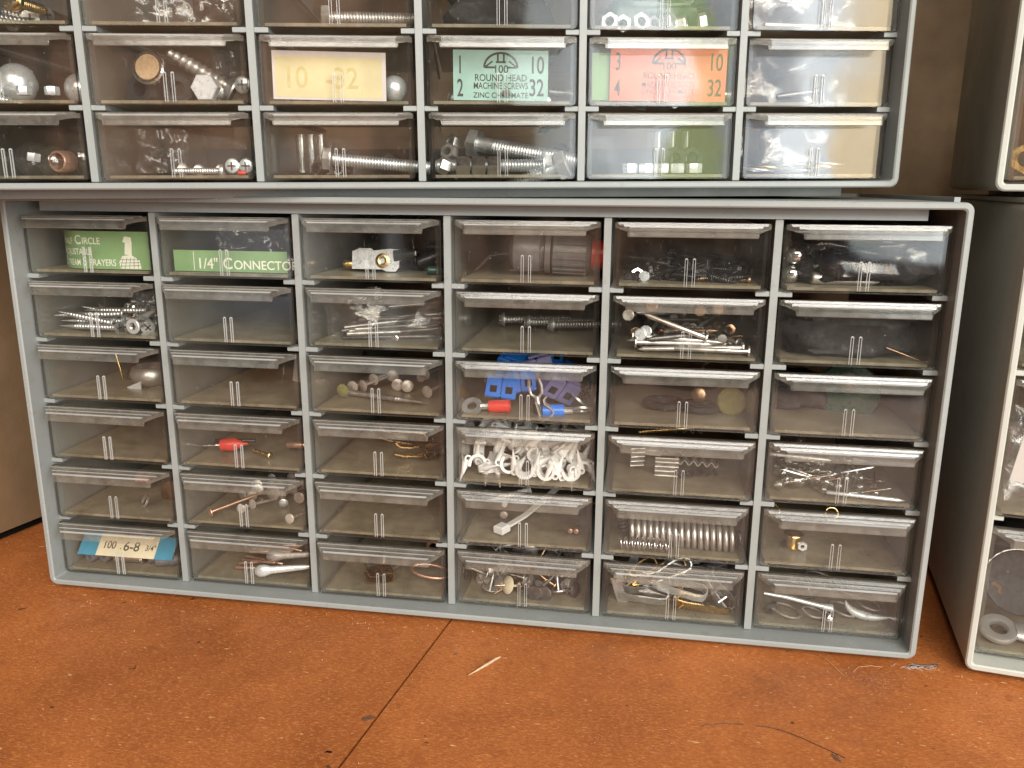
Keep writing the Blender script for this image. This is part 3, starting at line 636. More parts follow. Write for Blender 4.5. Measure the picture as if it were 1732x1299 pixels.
def contents_main():
    Z = 1.9
    # r1 c1 green card, wraps back at its left
    def bl(b): b.v = [(x, y + (7 * mm * (1 - x / (12 * mm)) ** 2 if x < 12 * mm else 0), z) for x, y, z in b.v]; return b
    c = bl(card(.043, .0155, 'green_card', nx=24))
    t = bl(text_mesh([('H', .0046, .0010, .0102, .8, 'LEFT'), ('ALF', .0036, .0037, .0102, .8, 'LEFT'), ('C', .0052, .0096, .0102, .85, 'LEFT'), ('IRCLE', .0038, .0130, .0102, .85, 'LEFT'),
                      ('A', .0046, .0010, .0058, .8, 'LEFT'), ('DJUSTABLE', .0036, .0037, .0058, .75, 'LEFT'), ('S', .0052, .0010, .0014, .8, 'LEFT'), ('TREAM ', .0036, .0037, .0014, .7, 'LEFT'), ('S', .0050, .0125, .0014, .85, 'LEFT'), ('PRAYERS', .0038, .0154, .0014, .82, 'LEFT')], 'white_ink'))
    d = MB(); q = .0337
    d.prism([(q - .0018, .0062), (q + .0014, .0058), (q + .0018, .0112), (q - .0010, .0120)], -.00012, -.00004, 'y'); d.prism([(q - .0022, .0112), (q + .0020, .0105), (q + .0016, .0132), (q - .0012, .0136)], -.00018, -.00013, 'y')
    d.prism([(q - .0042, .0004), (q + .0052, .0004), (q + .0046, .0040), (q + .0012, .0060), (q - .0028, .0056), (q - .0045, .0030)], -.00012, -.00004, 'y')
    lines = MB()
    for k in range(5): bar(lines, q - .0040 + k * .002, .0006, q - .0024 + k * .0016, .0050, .00018, -.00022)
    for k in range(3): bar(lines, q - .0040, .0014 + k * .0013, q + .0048, .0018 + k * .0012, .00018, -.00024)
    put([('sheet', c.mesh('card', ['green_card'])), ('lettering', t.mesh('lettering', ['white_ink'], 0)), ('nozzle_drawing', d.mesh('drawing', ['white_ink'], 0)), ('drawing_lines', lines.mesh('drawing_lines', ['black_ink'], 0))],
        ('M', 1, 1), -18.0, 4.2, 2.0, name='paper_card', label='green card reading HALF CIRCLE SPRAYERS with a white nozzle drawing', cat='card')
    c = card(.049, .0085, 'green_card', nx=20); bend2 = lambda b: setattr(b, 'v', [(x, y, z - .0006 * math.sin(x / .049 * 3.14)) for x, y, z in b.v]) or b
    t = text_mesh([('1/4"', .0060, .0100, .0012, .95, 'LEFT'), ('C', .0064, .0213, .0012, .95, 'LEFT'), ('ONNECTORS', .0050, .0260, .0012, .98, 'LEFT')], 'white_ink'); bar(t, .0088, .0004, .0088, .0080, .0003)
    put([('sheet', c.mesh('card', ['green_card'])), ('lettering', t.mesh('lettering', ['white_ink'], 0))], ('M', 2, 1), -25.0, 4.5, 2.0, name='paper_card', label='narrow green card reading 1/4 CONNECTORS', cat='card')
    put([('bag', crumple(.040, .016, 3, 'bag'))], ('M', 2, 1), 0, 30, 2, name='plastic_bag', label='clear bag standing behind the 1/4 CONNECTORS card', cat='bag')
    put([('bit', MB().box(-8 * mm, 8 * mm, 0, 6 * mm, 0, 5 * mm, b=1 * mm).mesh('b', ['dull_red_plastic']))], ('M', 2, 1), 14, 45, 12, ry=12, name='plastic_block', label='dull red piece behind the 1/4 CONNECTORS card', cat='fitting')
    # r1 c3 white plate with grommet, black bits
    pl = MB(); pl.prism([(0, 0), (13, 0), (14.5, -.8), (18.5, -.8), (20, 1), (20, 3.5), (27, 6), (27, 7.6), (16, 8.4), (9, 7.6), (8, 8.5), (3, 8.5), (0, 7.2)], 0, .8, 'y')
    pl.v = [(x * mm, y * mm, z * mm) for x, y, z in pl.v]
    gr = MB().ring([(-.6 * mm, 1.2 * mm), (-.9 * mm, 2.0 * mm), (-.4 * mm, 3.0 * mm), (.6 * mm, 3.0 * mm), (.6 * mm, 1.2 * mm)], 26, T=Matrix.Translation((.0130, 0, .0035)) @ Matrix.Rotation(R(90), 4, 'Z'))
    put([('plate', pl.mesh('plate', ['white_metal'])), ('grommet', gr.mesh('grommet', ['brass'], 50))], ('M', 3, 1), -14.5, 18, 3.0, rx=-10, name='metal_plate', label='white metal plate with a round brass grommet', cat='plate')
    rg = random.Random(3)
    for i in range(8):
        put(tube_(9 + i % 3 * 3, 2.6, 1.1, 'black_plastic'), ('M', 3, 1), rg.uniform(-2, 19), 20 + i * 5, 4.5 + rg.uniform(0, 7), 0, rg.uniform(-20, 20), rg.uniform(-40, 40), 'plastic_fitting', 'black ribbed fitting behind the plate with brass grommet', 'fitting', 'black fittings behind the white plate')
    put(rod(6, 1.6, 'green_plastic'), ('M', 3, 1), 19, 12, 3.6, 0, 0, 20, 'plastic_plug', 'small green plug beside the black fittings', 'plug')
    put(rod(7, 2.3, 'brass'), ('M', 3, 1), -20, 24, 4.2, 0, 0, 10, 'brass_pin', 'small brass barrel left of the white plate', 'pin')
    # r1 c4 hose fitting
    f = MB().lathe([(0, 0), (0, 6), (2, 9), (7, 9.8), (9, 9.3), (14, 9.3), (14.5, 7.5), (16, 7.5), (16.5, 9.6), (19, 9.6)], 30)
    rb = MB(); rb.lathe([(0, 8.2), (1, 9.4), (16, 9.0), (18, 7.6)], 30, T=Matrix.Translation((19.2, 0, 0)))
    for k in range(18): a = 2 * math.pi * k / 18; rb.box(1, 16, -.55, .55, 9.0, 9.8, T=Matrix.Translation((19.2, 0, 0)) @ Matrix.Rotation(a, 4, 'X'))
    rc = MB().lathe([(37.3, 5), (37.6, 7), (44, 6.6), (45, 5), (45, 0)], 24)
    for b in (f, rb, rc): b.v = [(x * mm, y * mm, z * mm) for x, y, z in b.v]
    put([('elbow', f.mesh('fitting_elbow', ['grey_plastic'])), ('ribbed_nut', rb.mesh('fitting_nut', ['grey_plastic'], 25)), ('end_cap', rc.mesh('fitting_cap', ['red_plastic']))],
        ('M', 4, 1), -9, 20, 11.6, 0, 2, 2, 'hose_fitting', 'big grey hose fitting with a ribbed nut and red end cap', 'hose fitting', s=.86)
    put([('strip', MB().strip([(-14 * mm, 0), (-8 * mm, 6 * mm), (-1 * mm, 7 * mm), (6 * mm, 3 * mm), (16 * mm, 1 * mm), (0, .5 * mm)], 8 * mm, .4 * mm).mesh('strip', ['bag'], 60))], ('M', 4, 1), -9, 20, 3.5, name='plastic_strip', label='curled clear plastic strip in front of the grey hose fitting', cat='strip')
    # r1 c5 black screws
    pile(lambda g: screw(14, 1.2, 'flat', 'black_plastic', 1., .9, 8), ('M', 5, 1), 80, -23, 23, 9, 60, 7, 'drywall_screw', 'black screw in the heap left of the shiny black bag', 'screw', 'black screws in a heap', seed=4)
    for (x, y, z, a) in ((-19, 12, 4, 30), (-12, 14, 6, 80)): put(hexnut(2.6, 2.2, 'chrome'), ('M', 5, 1), x, y, z, 0, 15, 60 + a, 'hex_nut', 'small bright nut on the heap of black screws', 'nut', 'bright nuts on the black screws')
    put(disc(2, 1.4, 'white_metal', .2), ('M', 5, 1), -16.5, 8, 3.6, 0, 10, 75, 'rivet', 'white round rivet end at the front of the black screws', 'rivet')
    put(screw(19, .95, 'pan', 'bronze', 0, .8), ('M', 5, 1), 23, 9, 3.0, 0, 0, 176, 'machine_screw', 'single bronze screw lying in front of the black heap', 'screw')
    # r1 c6 black bag
    put([('bag', lump(24, 9, 'dark_film', 5))], ('M', 6, 1), 3, 26, 10, name='plastic_bag', label='shiny black bag filling the top right drawer of the long cabinet', cat='bag')
    for (x, z) in ((-22.5, 12.5), (-23.5, 5.5)): put(screw(9, 1.7, 'round', 'chrome', 0, .9), ('M', 6, 1), x, 12, z, 0, 10, 70, 'machine_screw', 'short bright screw at the left of the shiny black bag', 'screw', 'bright screws beside the black bag')
    put(rod(26, 2.4, 'steel'), ('M', 6, 1), -16, 10, 4.2, 0, 3, 8, 'steel_rod', 'gleaming steel rod under the shiny black bag', 'rod')
    # r2 c1 wood screws
    pile(lambda g: screw(22, 1.5, 'flat', 'zinc', 1., 1.3, 9), ('M', 1, 2), 24, -6, 20, 9, 36, 9, 'wood_screw', 'silver wood screw in the pile below the HALF CIRCLE card', 'screw', 'silver wood screws piled in a drawer', seed=8, tilt=22)
    for (x, y, z, a) in ((6, 7, 3.8, 179), (5, 13, 5.6, 186), (2, 17, 8.2, 199), (12, 20, 9.5, 188)): put(screw(27, 1.4, 'flat', 'zinc', 1., 1.3, 9), ('M', 1, 2), x, y, z, 0, 0, a, 'wood_screw', 'long silver wood screw pointing left below the HALF CIRCLE card', 'screw', 'long silver wood screws pointing left')
    put(screw(14, 1.4, 'round', 'zinc', 1., 1.2), ('M', 1, 2), 9, 6, 4.6, 0, 0, 60, 'wood_screw', 'round-head silver screw facing out beside the ringed washer', 'screw')
    put(washer(3.3, 1.7, 1.1, 'white_metal'), ('M', 1, 2), 14.4, 3.6, 5.2, 0, 0, 82, 'washer', 'white ringed washer facing out in the wood screw drawer', 'washer')
    put(screw(12, 1.3, 'flat', 'steel', 1., 1.2), ('M', 1, 2), 14.4, 4.5, 5.2, 0, 0, 82, 'wood_screw', 'screw whose head sits inside the white ringed washer', 'screw')
    put(washer(4, 2.6, 3, 'chrome'), ('M', 1, 2), 1, 22, 9, 0, 0, 70, 'metal_ring', 'chrome ring resting on the wood screws', 'ring')
    put(rod(5, 2.4, 'copper'), ('M', 1, 2), 1, 18, 4.6, 0, 0, 60, 'copper_plug', 'short copper plug among the wood screws', 'plug')
    put([('bag', crumple(.020, .010, 5, 'bag'))], ('M', 1, 2), 12, 20, 8, name='plastic_bag', label='scrap of clear film on the wood screws', cat='bag')
    # r2 c3 dark screws in a bag
    pile(lambda g: rod(38, 1.0, 'dark_steel' if g.random() < .5 else 'steel', True), ('M', 3, 2), 44, -18, 10, 8, 45, 11, 'steel_pin', 'dark steel pin lying slanted in the glinting bag', 'pin', 'dark steel pins in a bag', rzs=(8, 34), tilt=6, seed=12)
    put([('bag', crumple(.050, .019, 11, 'bag', True))], ('M', 3, 2), 2, 8, 2, name='plastic_bag', label='glinting clear bag around the dark steel pins', cat='bag')
    put(disc(1.6, 1.2, 'chrome', .6), ('M', 3, 2), 7, 5, 3.8, 0, 0, 80, 'rivet', 'single bright rivet head under the bag of dark pins', 'rivet')
    # r2 c4 three round head screws
    for i, (x, y, z, l) in enumerate(((-19, 52, 5.2, 'leftmost'), (-7, 47, 5.2, 'middle'), (4, 42, 5.2, 'rightmost'))):
        put(screw(30, 1.7, 'round', 'zinc', 0, 1.2), ('M', 4, 2), x, y, z, 0, 0, 14, 'machine_screw', l + ' of three grey round-head screws at the back below the hose fitting', 'screw')
    put(rod(34, 3.2, 'black_plastic'), ('M', 4, 2), -10, 75, 10, 0, 0, 3, 'plastic_rod', 'black rod lying behind the three round-head screws', 'rod')
    # r2 c5 nails
    pile(lambda g: nail(g.choice((16, 22, 28)), g.choice((.8, 1.0)), g.choice(('steel', 'dark_steel', 'steel', 'bronze')), 2.0), ('M', 5, 2), 64, -21, 21, 8, 45, 13, 'nail', 'loose nail in the crammed nail drawer', 'nail', 'loose nails crammed in a drawer', seed=21, tilt=14)
    for (x, y, z, ry, a, L, mt) in ((-19, 6, 5.5, 0, 2, 30, 'steel'), (-20, 9, 7.5, 2, 356, 34, 'steel'), (24, 5, 3.6, 0, 178, 30, 'steel'), (22, 8, 4.4, 2, 184, 40, 'steel'), (8, 6, 8, -20, 182, 26, 'steel'), (8, 11, 9, 4, 200, 24, 'dark_steel')):
        put(nail(L, 1.0, mt, 2.3), ('M', 5, 2), x, y, z, 0, ry, a, 'nail', 'long nail lying flat at the front of the nail drawer', 'nail', 'long nails at the front of the nail drawer')
    for (x, y, z, mt) in ((-17, 6, 8.5, 'white_metal'), (-15, 8, 9.5, 'white_metal'), (-22, 12, 15, 'steel'), (-13, 20, 17.5, 'bronze'), (6, 22, 16, 'bronze'), (13, 22, 17, 'bronze')):
        put(nail(16, .9, mt, 2.4), ('M', 5, 2), x, y, z, 0, 8, 80, 'nail', 'nail head facing out above the long nails', 'nail', 'nail heads facing out')
    # r2 c6 black lump
    put([('lump', lump(25, 9.5, 'black_rubber', 9))], ('M', 6, 2), 0, 27, 10, name='rubber_bundle', label='dull black rubber bundle below the shiny black bag', cat='bundle')
    put(rod(16, .35, 'bronze', True), ('M', 6, 2), 12, 7, 6.5, 0, 20, 0, 'thin_pin', 'thin bronze pin leaning in front of the black bundle', 'pin')
    # r3 c1 chrome clip
    put([('bowl', MB().lathe([(0, 7), (2, 9), (5, 9.6), (8, 8.2), (8.3, 7.6), (5, 8.8), (2, 8.2), (.6, 6.5)], 30, cap=False).mesh('bowl', ['steel'], 60)), ('tongue', MB().prism([(-3, 0), (3, 0), (0, 7)], -9.7, -9.0, 'y').mesh('tongue', ['white_metal']))], ('M', 1, 3), 7, 26, 2.2, 0, -90, 0, 'chrome_clip', 'shiny round chrome clip with a pointed tongue', 'clip', s=.001)
    put(tube_(6, 4.5, 2.4, 'steel'), ('M', 1, 3), 14, 30, 11, 0, 0, 70, 'metal_collar', 'grey metal collar behind the shiny chrome clip', 'collar')
    put(rod(12, .5, 'brass'), ('M', 1, 3), -7.5, 22, 16, 0, 80, 10, 'brass_pin', 'thin upright brass pin left of the chrome clip', 'pin')
    put(disc(4, 2, 'bronze', .5), ('M', 1, 3), -9, 34, 5, 0, 30, 60, 'rusty_knob', 'rust brown knob left of the chrome clip', 'knob')  # rusty knob, made from a disc
    # r3 c2
    put([('cone', MB().lathe([(0, 4.2 * mm), (12 * mm, 2.6 * mm), (12 * mm, 0)], 18).mesh('cone', ['white_card']))], ('M', 2, 3), 9, 46, 1.8, 0, -88, 0, 'plastic_cone', 'pale grey cone alone at the back of a drawer', 'cone')
    put(rod(16, 4, 'black_plastic'), ('M', 2, 3), 16, 70, 8, 0, 0, 5, 'plastic_rod', 'dark rod end beside the pale grey cone', 'rod')
    # r3 c3 pearly tacks
    for i, (x, y, z) in enumerate(((-19, 25, 4.8), (-15, 27, 5), (-12, 33, 6.6), (-6, 42, 6.5), (-1, 33, 4.6), (4, 31, 4.8), (9, 42, 8), (15, 23, 4.6), (6, 46, 5))):
        put(nailtack(2.7 if i < 8 else 2, 16, 'pearl'), ('M', 3, 3), x, y, z, 0, rnd.uniform(-8, 8), rnd.uniform(55, 110), 'round_head_tack', 'pearly round-head tack behind the long screw', 'tack', 'pearly round-head tacks')
    put(nailtack(2.9, 16, 'olive_plastic'), ('M', 3, 3), -21, 18, 4.8, 0, 0, 75, 'round_head_tack', 'yellow round-head tack left of the pearly ones', 'tack')
    put(screw(40, 1.3, 'pan', 'steel', 1., 1.3), ('M', 3, 3), -20, 20, 3.8, 0, 0, -17, 'wood_screw', 'one long thin screw in front of the pearly tacks', 'screw')
    # r3 c4 blue connectors
    for (x, y, z, rx, ry, rz, mt, lb) in ((-12.5, 14, 6.5, 0, 8, 12, 0, 'front left'), (-4.5, 17, 8.5, 0, -6, 18, 0, 'front right'), (-10, 34, 12, 20, 12, -10, 0, 'upper'), (3, 40, 15, -10, 10, 30, 0, 'topmost'), (12, 40, 6, 20, 20, 50, 0, 'rearmost')):
        put(splice(), ('M', 4, 3), x, y, z, rx, ry, rz, 'splice_connector', lb + ' bright blue splice connector in the drawer above the white clips', 'connector', s=1.0)
    put(splice('purple_plastic'), ('M', 4, 3), 8.5, 20, 7, 25, 25, 30, 'splice_connector', 'purplish splice connector right of the blue ones', 'connector', s=1.15)
    put(splice('purple_plastic'), ('M', 4, 3), 3, 28, 11, -20, -15, 10, 'splice_connector', 'purplish splice connector between the blue ones', 'connector')
    put(ringterm('red_plastic'), ('M', 4, 3), -22.5, 7, 3.6, 40, -3, 0, 'ring_terminal', 'ring terminal with a red sleeve', 'terminal')
    put(ringterm('yellow_plastic'), ('M', 4, 3), -17, 24, 9, 40, 40, 110, 'ring_terminal', 'terminal with a yellow sleeve behind the red one', 'terminal')
    put(ringterm('blue_plastic'), ('M', 4, 3), 22, 8, 3.9, 30, 4, 180, 'ring_terminal', 'ring terminal with a blue sleeve at the front', 'terminal')
    put(ringterm('blue_plastic'), ('M', 4, 3), 20, 16, 6, 30, -30, 150, 'ring_terminal', 'ring terminal with a blue sleeve leaning behind another', 'terminal')
    put(ringterm('black_plastic', True), ('M', 4, 3), 3.2, 8, 12, 90, 80, 0, 'fork_terminal', 'upright silver fork terminal', 'terminal', s=.9)
    put(springclip('zinc', 8, 3), ('M', 4, 3), 4.5, 6, 3, 0, 60, 0, 'fork_terminal', 'short bent silver terminal beside the fork', 'terminal')
    for i in range(5): put(tube_(7, 2.4, 1.5, 'black_plastic'), ('M', 4, 3), rnd.uniform(10, 22), 25 + i * 6, rnd.uniform(4, 12), 0, rnd.uniform(-30, 30), rnd.uniform(0, 90), 'plastic_sleeve', 'dark sleeve behind the blue terminals', 'sleeve', 'dark sleeves behind the terminals')
    # r3 c5
    for (x, y, z, ro) in ((-6, 27, 2.6, 9), (8, 24, 2.4, 8.5)): put(washer(ro, ro * .55, 2.2, 'black_rubber'), ('M', 5, 3), x, y, z, 0, -90, 0, 'rubber_washer', 'flat black rubber washer under the olive cap drawer pieces', 'washer', 'flat black washers')
    put(disc(3.2, 1.6, 'bronze', .5), ('M', 5, 3), 7.6, 26, 8, 0, 10, 80, 'bronze_knob', 'round bronze knob standing on the black washers', 'knob')  # bronze knob, made from a disc
    put([('rim', washer(5.8, 4.9, 3, 'olive_plastic')[0][1]), ('face', disc(5, 1.4, 'olive_plastic', .15)[0][1])], ('M', 5, 3), 20, 20, 6.8, 0, 5, 78, 'round_cap', 'round olive green cap facing out', 'cap')  # olive cap
    put(disc(3.4, 1.6, 'black_rubber', .3), ('M', 5, 3), -3, 45, 9, 0, 0, 80, 'rubber_plug', 'black plug behind the bronze knob', 'plug')
    put(washer(6, 5, 1, 'glassy'), ('M', 5, 3), 15, 45, 13, 0, 0, 80, 'clear_ring', 'clear ring behind the olive cap', 'ring')
    # r3 c6
    put(disc(12.5, 3, 'green_plastic', .25), ('M', 6, 3), 7, 34, 9.5, 0, 10, 78, 'green_disc', 'large dark green disc', 'disc')
    put(dome(3.8, 'pearl'), ('M', 6, 3), 5, 28, 15.5, 0, 0, 90, 'white_ball', 'white ball in front of the dark green disc', 'ball')
    put([('lump', lump(16, 6, 'black_rubber', 19))], ('M', 6, 3), -12, 50, 7, name='rubber_bundle', label='black rubber lump left of the green disc', cat='bundle')
    # r4 c2 probe
    put([('needle', rod(9, .5, 'chrome')[0][1]), ('handle', MB().lathe([(8.5 * mm, 1.6 * mm), (9 * mm, 2.6 * mm), (15 * mm, 3.0 * mm), (19 * mm, .8 * mm), (21 * mm, .4 * mm)], 18).mesh('probe_handle', ['red_plastic'], 50))], ('M', 2, 4), -25.3, 14, 4.6, 0, -4, 6, 'test_probe', 'red-handled test probe with a bright needle', 'probe')
    put(screw(12, .8, 'pan', 'brass', 0, .7), ('M', 2, 4), 9, 10, 3.2, 0, 0, 150, 'brass_pin', 'brass pin slanting beside the red probe', 'pin')
    put(rod(11, 1.6, 'copper'), ('M', 2, 4), 12, 20, 5.5, 0, 0, 3, 'copper_tube', 'short copper tube right of the red probe', 'tube')
    put(rod(18, 1.0, 'black_plastic'), ('M', 2, 4), -21, 18, 6, 0, 0, 10, 'plastic_rod', 'thin black rod behind the red probe', 'rod')
    # r4 c3
    for (x, y, z, a) in ((-1, 40, 3, 4), (11, 22, 3, 30), (19, 24, 3, 60)): put(springclip('brass', 22, 4), ('M', 3, 4), x, y, z, 0, 5, a, 'brass_hinge_strip', 'dim brass hinge strip in the shade of the lip', 'hinge', 'dim brass hinge strips')  # brass hinges, made from the spring clip shape
    put(disc(4, 2, 'white_plastic', .3), ('M', 3, 4), -5, 50, 3, 0, -80, 0, 'white_button', 'white button near the top of the brass hinge drawer', 'button')
    # r4 c4 cable clips
    rg = random.Random(5)
    spots = [(-21, 8, 6, 20, 195, 20), (-15, 7, 5, 70, 10, 60), (-8, 8, 6, -30, 30, 10), (-.5, 6, 5.6, 8, 4, 6), (8.5, 6, 5.4, -6, 8, -8), (18, 7, 5.6, 10, -20, 14), (22, 9, 6, 0, 170, 30), (3, 12, 11, 30, 60, 40), (-11, 14, 11, 40, -50, 90), (13, 14, 11, 60, 20, 120)]
    for (x, y, z, a, b_, c_) in spots: put(cableclip(3.2), ('M', 4, 4), x, y, z, a, b_, c_, 'cable_clip', 'white cable clip at the front of the clip drawer', 'cable clip', 'white cable clips at the front')
    for (x, y, z, a, b_, c_) in ((-18, 13, 7, 10, 10, 40), (-9, 12, 5, 20, 170, 30), (5, 12, 6, 70, 30, 100), (12, 9, 7, -20, 190, 70), (20, 14, 9, 15, 20, 60), (0, 15, 9, 100, 40, 0)): put(cableclip(3.2), ('M', 4, 4), x, y, z, a, b_, c_, 'cable_clip', 'white cable clip at the front of the clip drawer', 'cable clip', 'white cable clips at the front')
    for i in range(30): put(cableclip(3.6), ('M', 4, 4), rg.uniform(-22, 22), rg.uniform(16, 60), 6 + rg.uniform(0, 11), rg.uniform(0, 360), rg.uniform(0, 360), rg.uniform(0, 360), 'cable_clip', 'white cable clip in the pile behind the front ones', 'cable clip', 'white cable clips piled behind')
    # r4 c5 corrugated fasteners
    for (x, y, z, w__, t_) in ((-16, 26, 6.5, 6, 18), (-4, 18, 5.5, 9.5, 0), (-10, 34, 9, 8, -8)): put(corrugated(8.5, w__, .8, 4, 'steel'), ('M', 5, 4), x, y, z, 0, 78, 90 + t_, 'corrugated_fastener', 'flat corrugated fastener with its ridges lying level', 'fastener', 'level corrugated fasteners')
    for (x, y, z, rx, rz, mt) in ((8, 23, 7, 8, -6, 'zinc'), (2, 30, 9, 5, 3, 'dark_steel'), (12, 36, 10, 5, 4, 'dark_steel'), (3, 50, 13, 5, 0, 'dark_steel'), (8, 20, 3.5, 20, 20, 'dark_steel')):
        put(corrugated(18, 4, 1.0, 5, mt), ('M', 5, 4), x, y, z, rx, 0, rz, 'corrugated_fastener', 'wavy steel fastener seen edge on', 'fastener', 'wavy fasteners seen edge on')
    put(rod(30, 1.0, 'brass'), ('M', 5, 4), -16, 45, 12, 0, -6, 6, 'brass_rod', 'brass rod above the corrugated fasteners', 'rod')
    # r4 c6 glassy pins
    pile(lambda g: studpin(14 + 2 * g.randint(0, 2)), ('M', 6, 4), 54, -23, 16, 6, 42, 8, 'push_pin', 'glassy push pin with a chrome point', 'push pin', 'glassy push pins', seed=31, tilt=20, r0=3)
    put(rod(24, .8, 'white_metal', True), ('M', 6, 4), -24, 20, 13, 0, 2, -4, 'steel_pin', 'long white pin lying above the glassy push pins', 'pin')
    put(rod(28, .8, 'white_metal', True), ('M', 6, 4), -4, 6, 3.2, 0, 1, -6, 'steel_pin', 'long white pin lying under the glassy push pins', 'pin')
    # r5 c1
    put([('block', MB().box(-4 * mm, 4 * mm, 0, 4 * mm, 0, 4 * mm, b=.4 * mm).mesh('block', ['pink_plastic']))], ('M', 1, 5), -9, 34, 4, name='pink_block', label='small pink block at the back of a drawer', cat='block')
    put(washer(3, 2.2, 1, 'steel'), ('M', 1, 5), 5, 13, 4, 0, 30, 50, 'metal_ring', 'small dull ring near the pink block', 'ring')
    put(disc(6, 3, 'bronze', .4), ('M', 1, 5), 13, 22, 5, 0, 0, 80, 'rusty_knob', 'brown knob in shade beside the small dull ring', 'knob')  # brown knob, made from a disc
    # r5 c2 nails
    for i, (x, y, z, r_) in enumerate(((-14, 26, 4.2, 2.2), (-9, 25, 4.6, 2.0), (-5, 17, 4.2, 2.0), (-10, 33, 5, 2.4), (-1, 30, 5.2, 3.3), (3, 30, 4.4, 1.9), (8, 21, 4, 1.8), (13, 27, 4.6, 2.3), (18, 5, 3.8, 1.9), (-13, 38, 5, 2.4), (-2, 38, 6, 2.4), (6, 36, 5, 2.4), (-6, 40, 8, 2.2), (2, 44, 7, 2.6), (12, 38, 7, 2.4), (18, 32, 6, 2.2), (21, 22, 4.6, 2.1), (-8, 12, 3.8, 1.8))):
        put(nailtack(r_ * 1.15, 18, 'pearl' if i % 3 else 'zinc'), ('M', 2, 5), x, y, z, 0, rnd.uniform(-4, 12), rnd.uniform(60, 110), 'round_head_nail', 'round-head nail in the copper glinting bunch', 'nail', 'round-head nails in a bunch')
    put(nailtack(2.6, 30, 'copper'), ('M', 2, 5), -19, 5, 4.2, 0, -8, 48, 'round_head_nail', 'single round-head nail at the front left of the bunch', 'nail')
    # r5 c4
    put(cabletie(), ('M', 4, 5), -10.5, 10, 2.2, 0, -4, 58, 'cable_tie', 'white cable tie with its head to the front', 'cable tie')
    put(screw(18, 1.3, 'flat', 'white_plastic', 1, 2.2), ('M', 4, 5), -3, 42, 10, 0, 12, 200, 'wall_anchor', 'white ribbed wall anchor behind the cable tie', 'anchor')
    put(disc(1.7, 1.2, 'pearl', .4), ('M', 4, 5), -12, 22, 5, 0, 0, 80, 'rivet', 'pale rivet left of the cable tie', 'rivet')
    put(disc(1.2, 1.2, 'white_plastic', .4), ('M', 4, 5), -12, 24, 9, 0, 0, 80, 'rivet', 'tiny white rivet above the pale rivet', 'rivet')
    for x in (18, 20.5): put(disc(1.1, 1.2, 'copper', .4), ('M', 4, 5), x, 12, 4, 0, 0, 80, 'rivet', 'tiny copper rivet at the right of the cable tie drawer', 'rivet', 'tiny copper rivets')
    for (x) in (6, 16): put(nail(12, .5, 'copper', 1.2), ('M', 4, 5), x, 32, 9, 0, 0, 4, 'nail', 'thin copper nail at the back right of the cable tie drawer', 'nail', 'thin copper nails behind the cable tie')
    # r5 c5 springs
    put(spring(42, 5.2, 1.0, 17, 'steel'), ('M', 5, 5), -18, 11, 7.6, 0, 1, -1, 'coil_spring', 'thick steel coil spring lying lengthwise', 'spring')
    put(spring(20, 2.8, .3, 9, 'chrome', .95), ('M', 5, 5), -22, 4.6, 4.2, 0, 0, -1, 'coil_spring', 'thin wire spring below the thick coil', 'spring')
    put(spring(10, 2.2, .3, 6, 'dark_steel'), ('M', 5, 5), -22, 14, 15, 0, 80, 30, 'coil_spring', 'small dark spring at the left of the thick coil', 'spring')
    put(spring(8, 4.8, .35, 5, 'steel'), ('M', 5, 5), -14, 30, 17, 0, -60, 80, 'coil_spring', 'wide thin spring above the thick coil', 'spring')
    put(washer(1.9, 1.6, 1.5, 'chrome'), ('M', 5, 5), 17.5, 7, 4.0, 0, 0, 85, 'metal_ring', 'tiny chrome ring under the right end of the thick coil', 'ring')
    put(disc(3, 1, 'white_plastic', .3), ('M', 5, 5), 4, 10, 4.5, 0, -60, 60, 'white_button', 'white button under the thick coil spring', 'button')
    # r5 c6 brass grommet
    put([('grommet', MB().ring([(0, 1.8), (0, 4.4), (.6, 4.6), (.9, 2.6), (4.8, 2.6), (5.2, 4.0), (5.6, 3.8), (5.4, 1.8)], 28).mesh('grommet', ['brass'], 30))], ('M', 6, 5), -12.5, 17, 2.2, 0, -90, 0, 'brass_grommet', 'brass grommet like a small spool', 'grommet', s=.001)
    put(hexnut(2.0, 1.4, 'white_metal', .4), ('M', 6, 5), -9.6, 12, 4.3, 0, 0, 85, 'hex_nut', 'tiny white nut in front of the brass grommet', 'nut')
    for (x, y, z, a) in ((3, 34, 9, 20), (6, 36, 10, 80), (-19, 30, 12, 60)): put(washer(2.8, 2.3, .8, 'brass'), ('M', 6, 5), x, y, z, 0, 20, a, 'brass_ring', 'thin brass ring behind the tiny white nut', 'ring', 'thin brass rings')
    # r6 c1 card and rubber
    c = card(.045, .0105, 'pale_cream_card', nx=8)
    bl1 = MB().box(-.0001, .0085, -.00008, -.00003, -.0001, .0106); bl2 = MB().box(.0365, .0451, -.00008, -.00003, -.0001, .0106)
    t = text_mesh([('100', .0050, .0105, .0036, .85, 'LEFT'), ('.', .004, .0190, .0036, 1, 'LEFT'), ('6-8', .0062, .0205, .0030, .95, 'LEFT'), ('3/4"', .0036, .0310, .0036, .85, 'LEFT')], 'black_ink')
    put([('sheet', c.mesh('card', ['pale_cream_card'])), ('blue_end', bl1.mesh('blue_end', ['blue_card'], 0)), ('blue_end', bl2.mesh('blue_end', ['blue_card'], 0)), ('lettering', t.mesh('lettering', ['black_ink'], 0))], ('M', 1, 6), -24.5, 3.5, 6.6, -44, 1.0, 3, 'paper_card', 'blue and cream card reading 100 6-8 3/4', 'card')
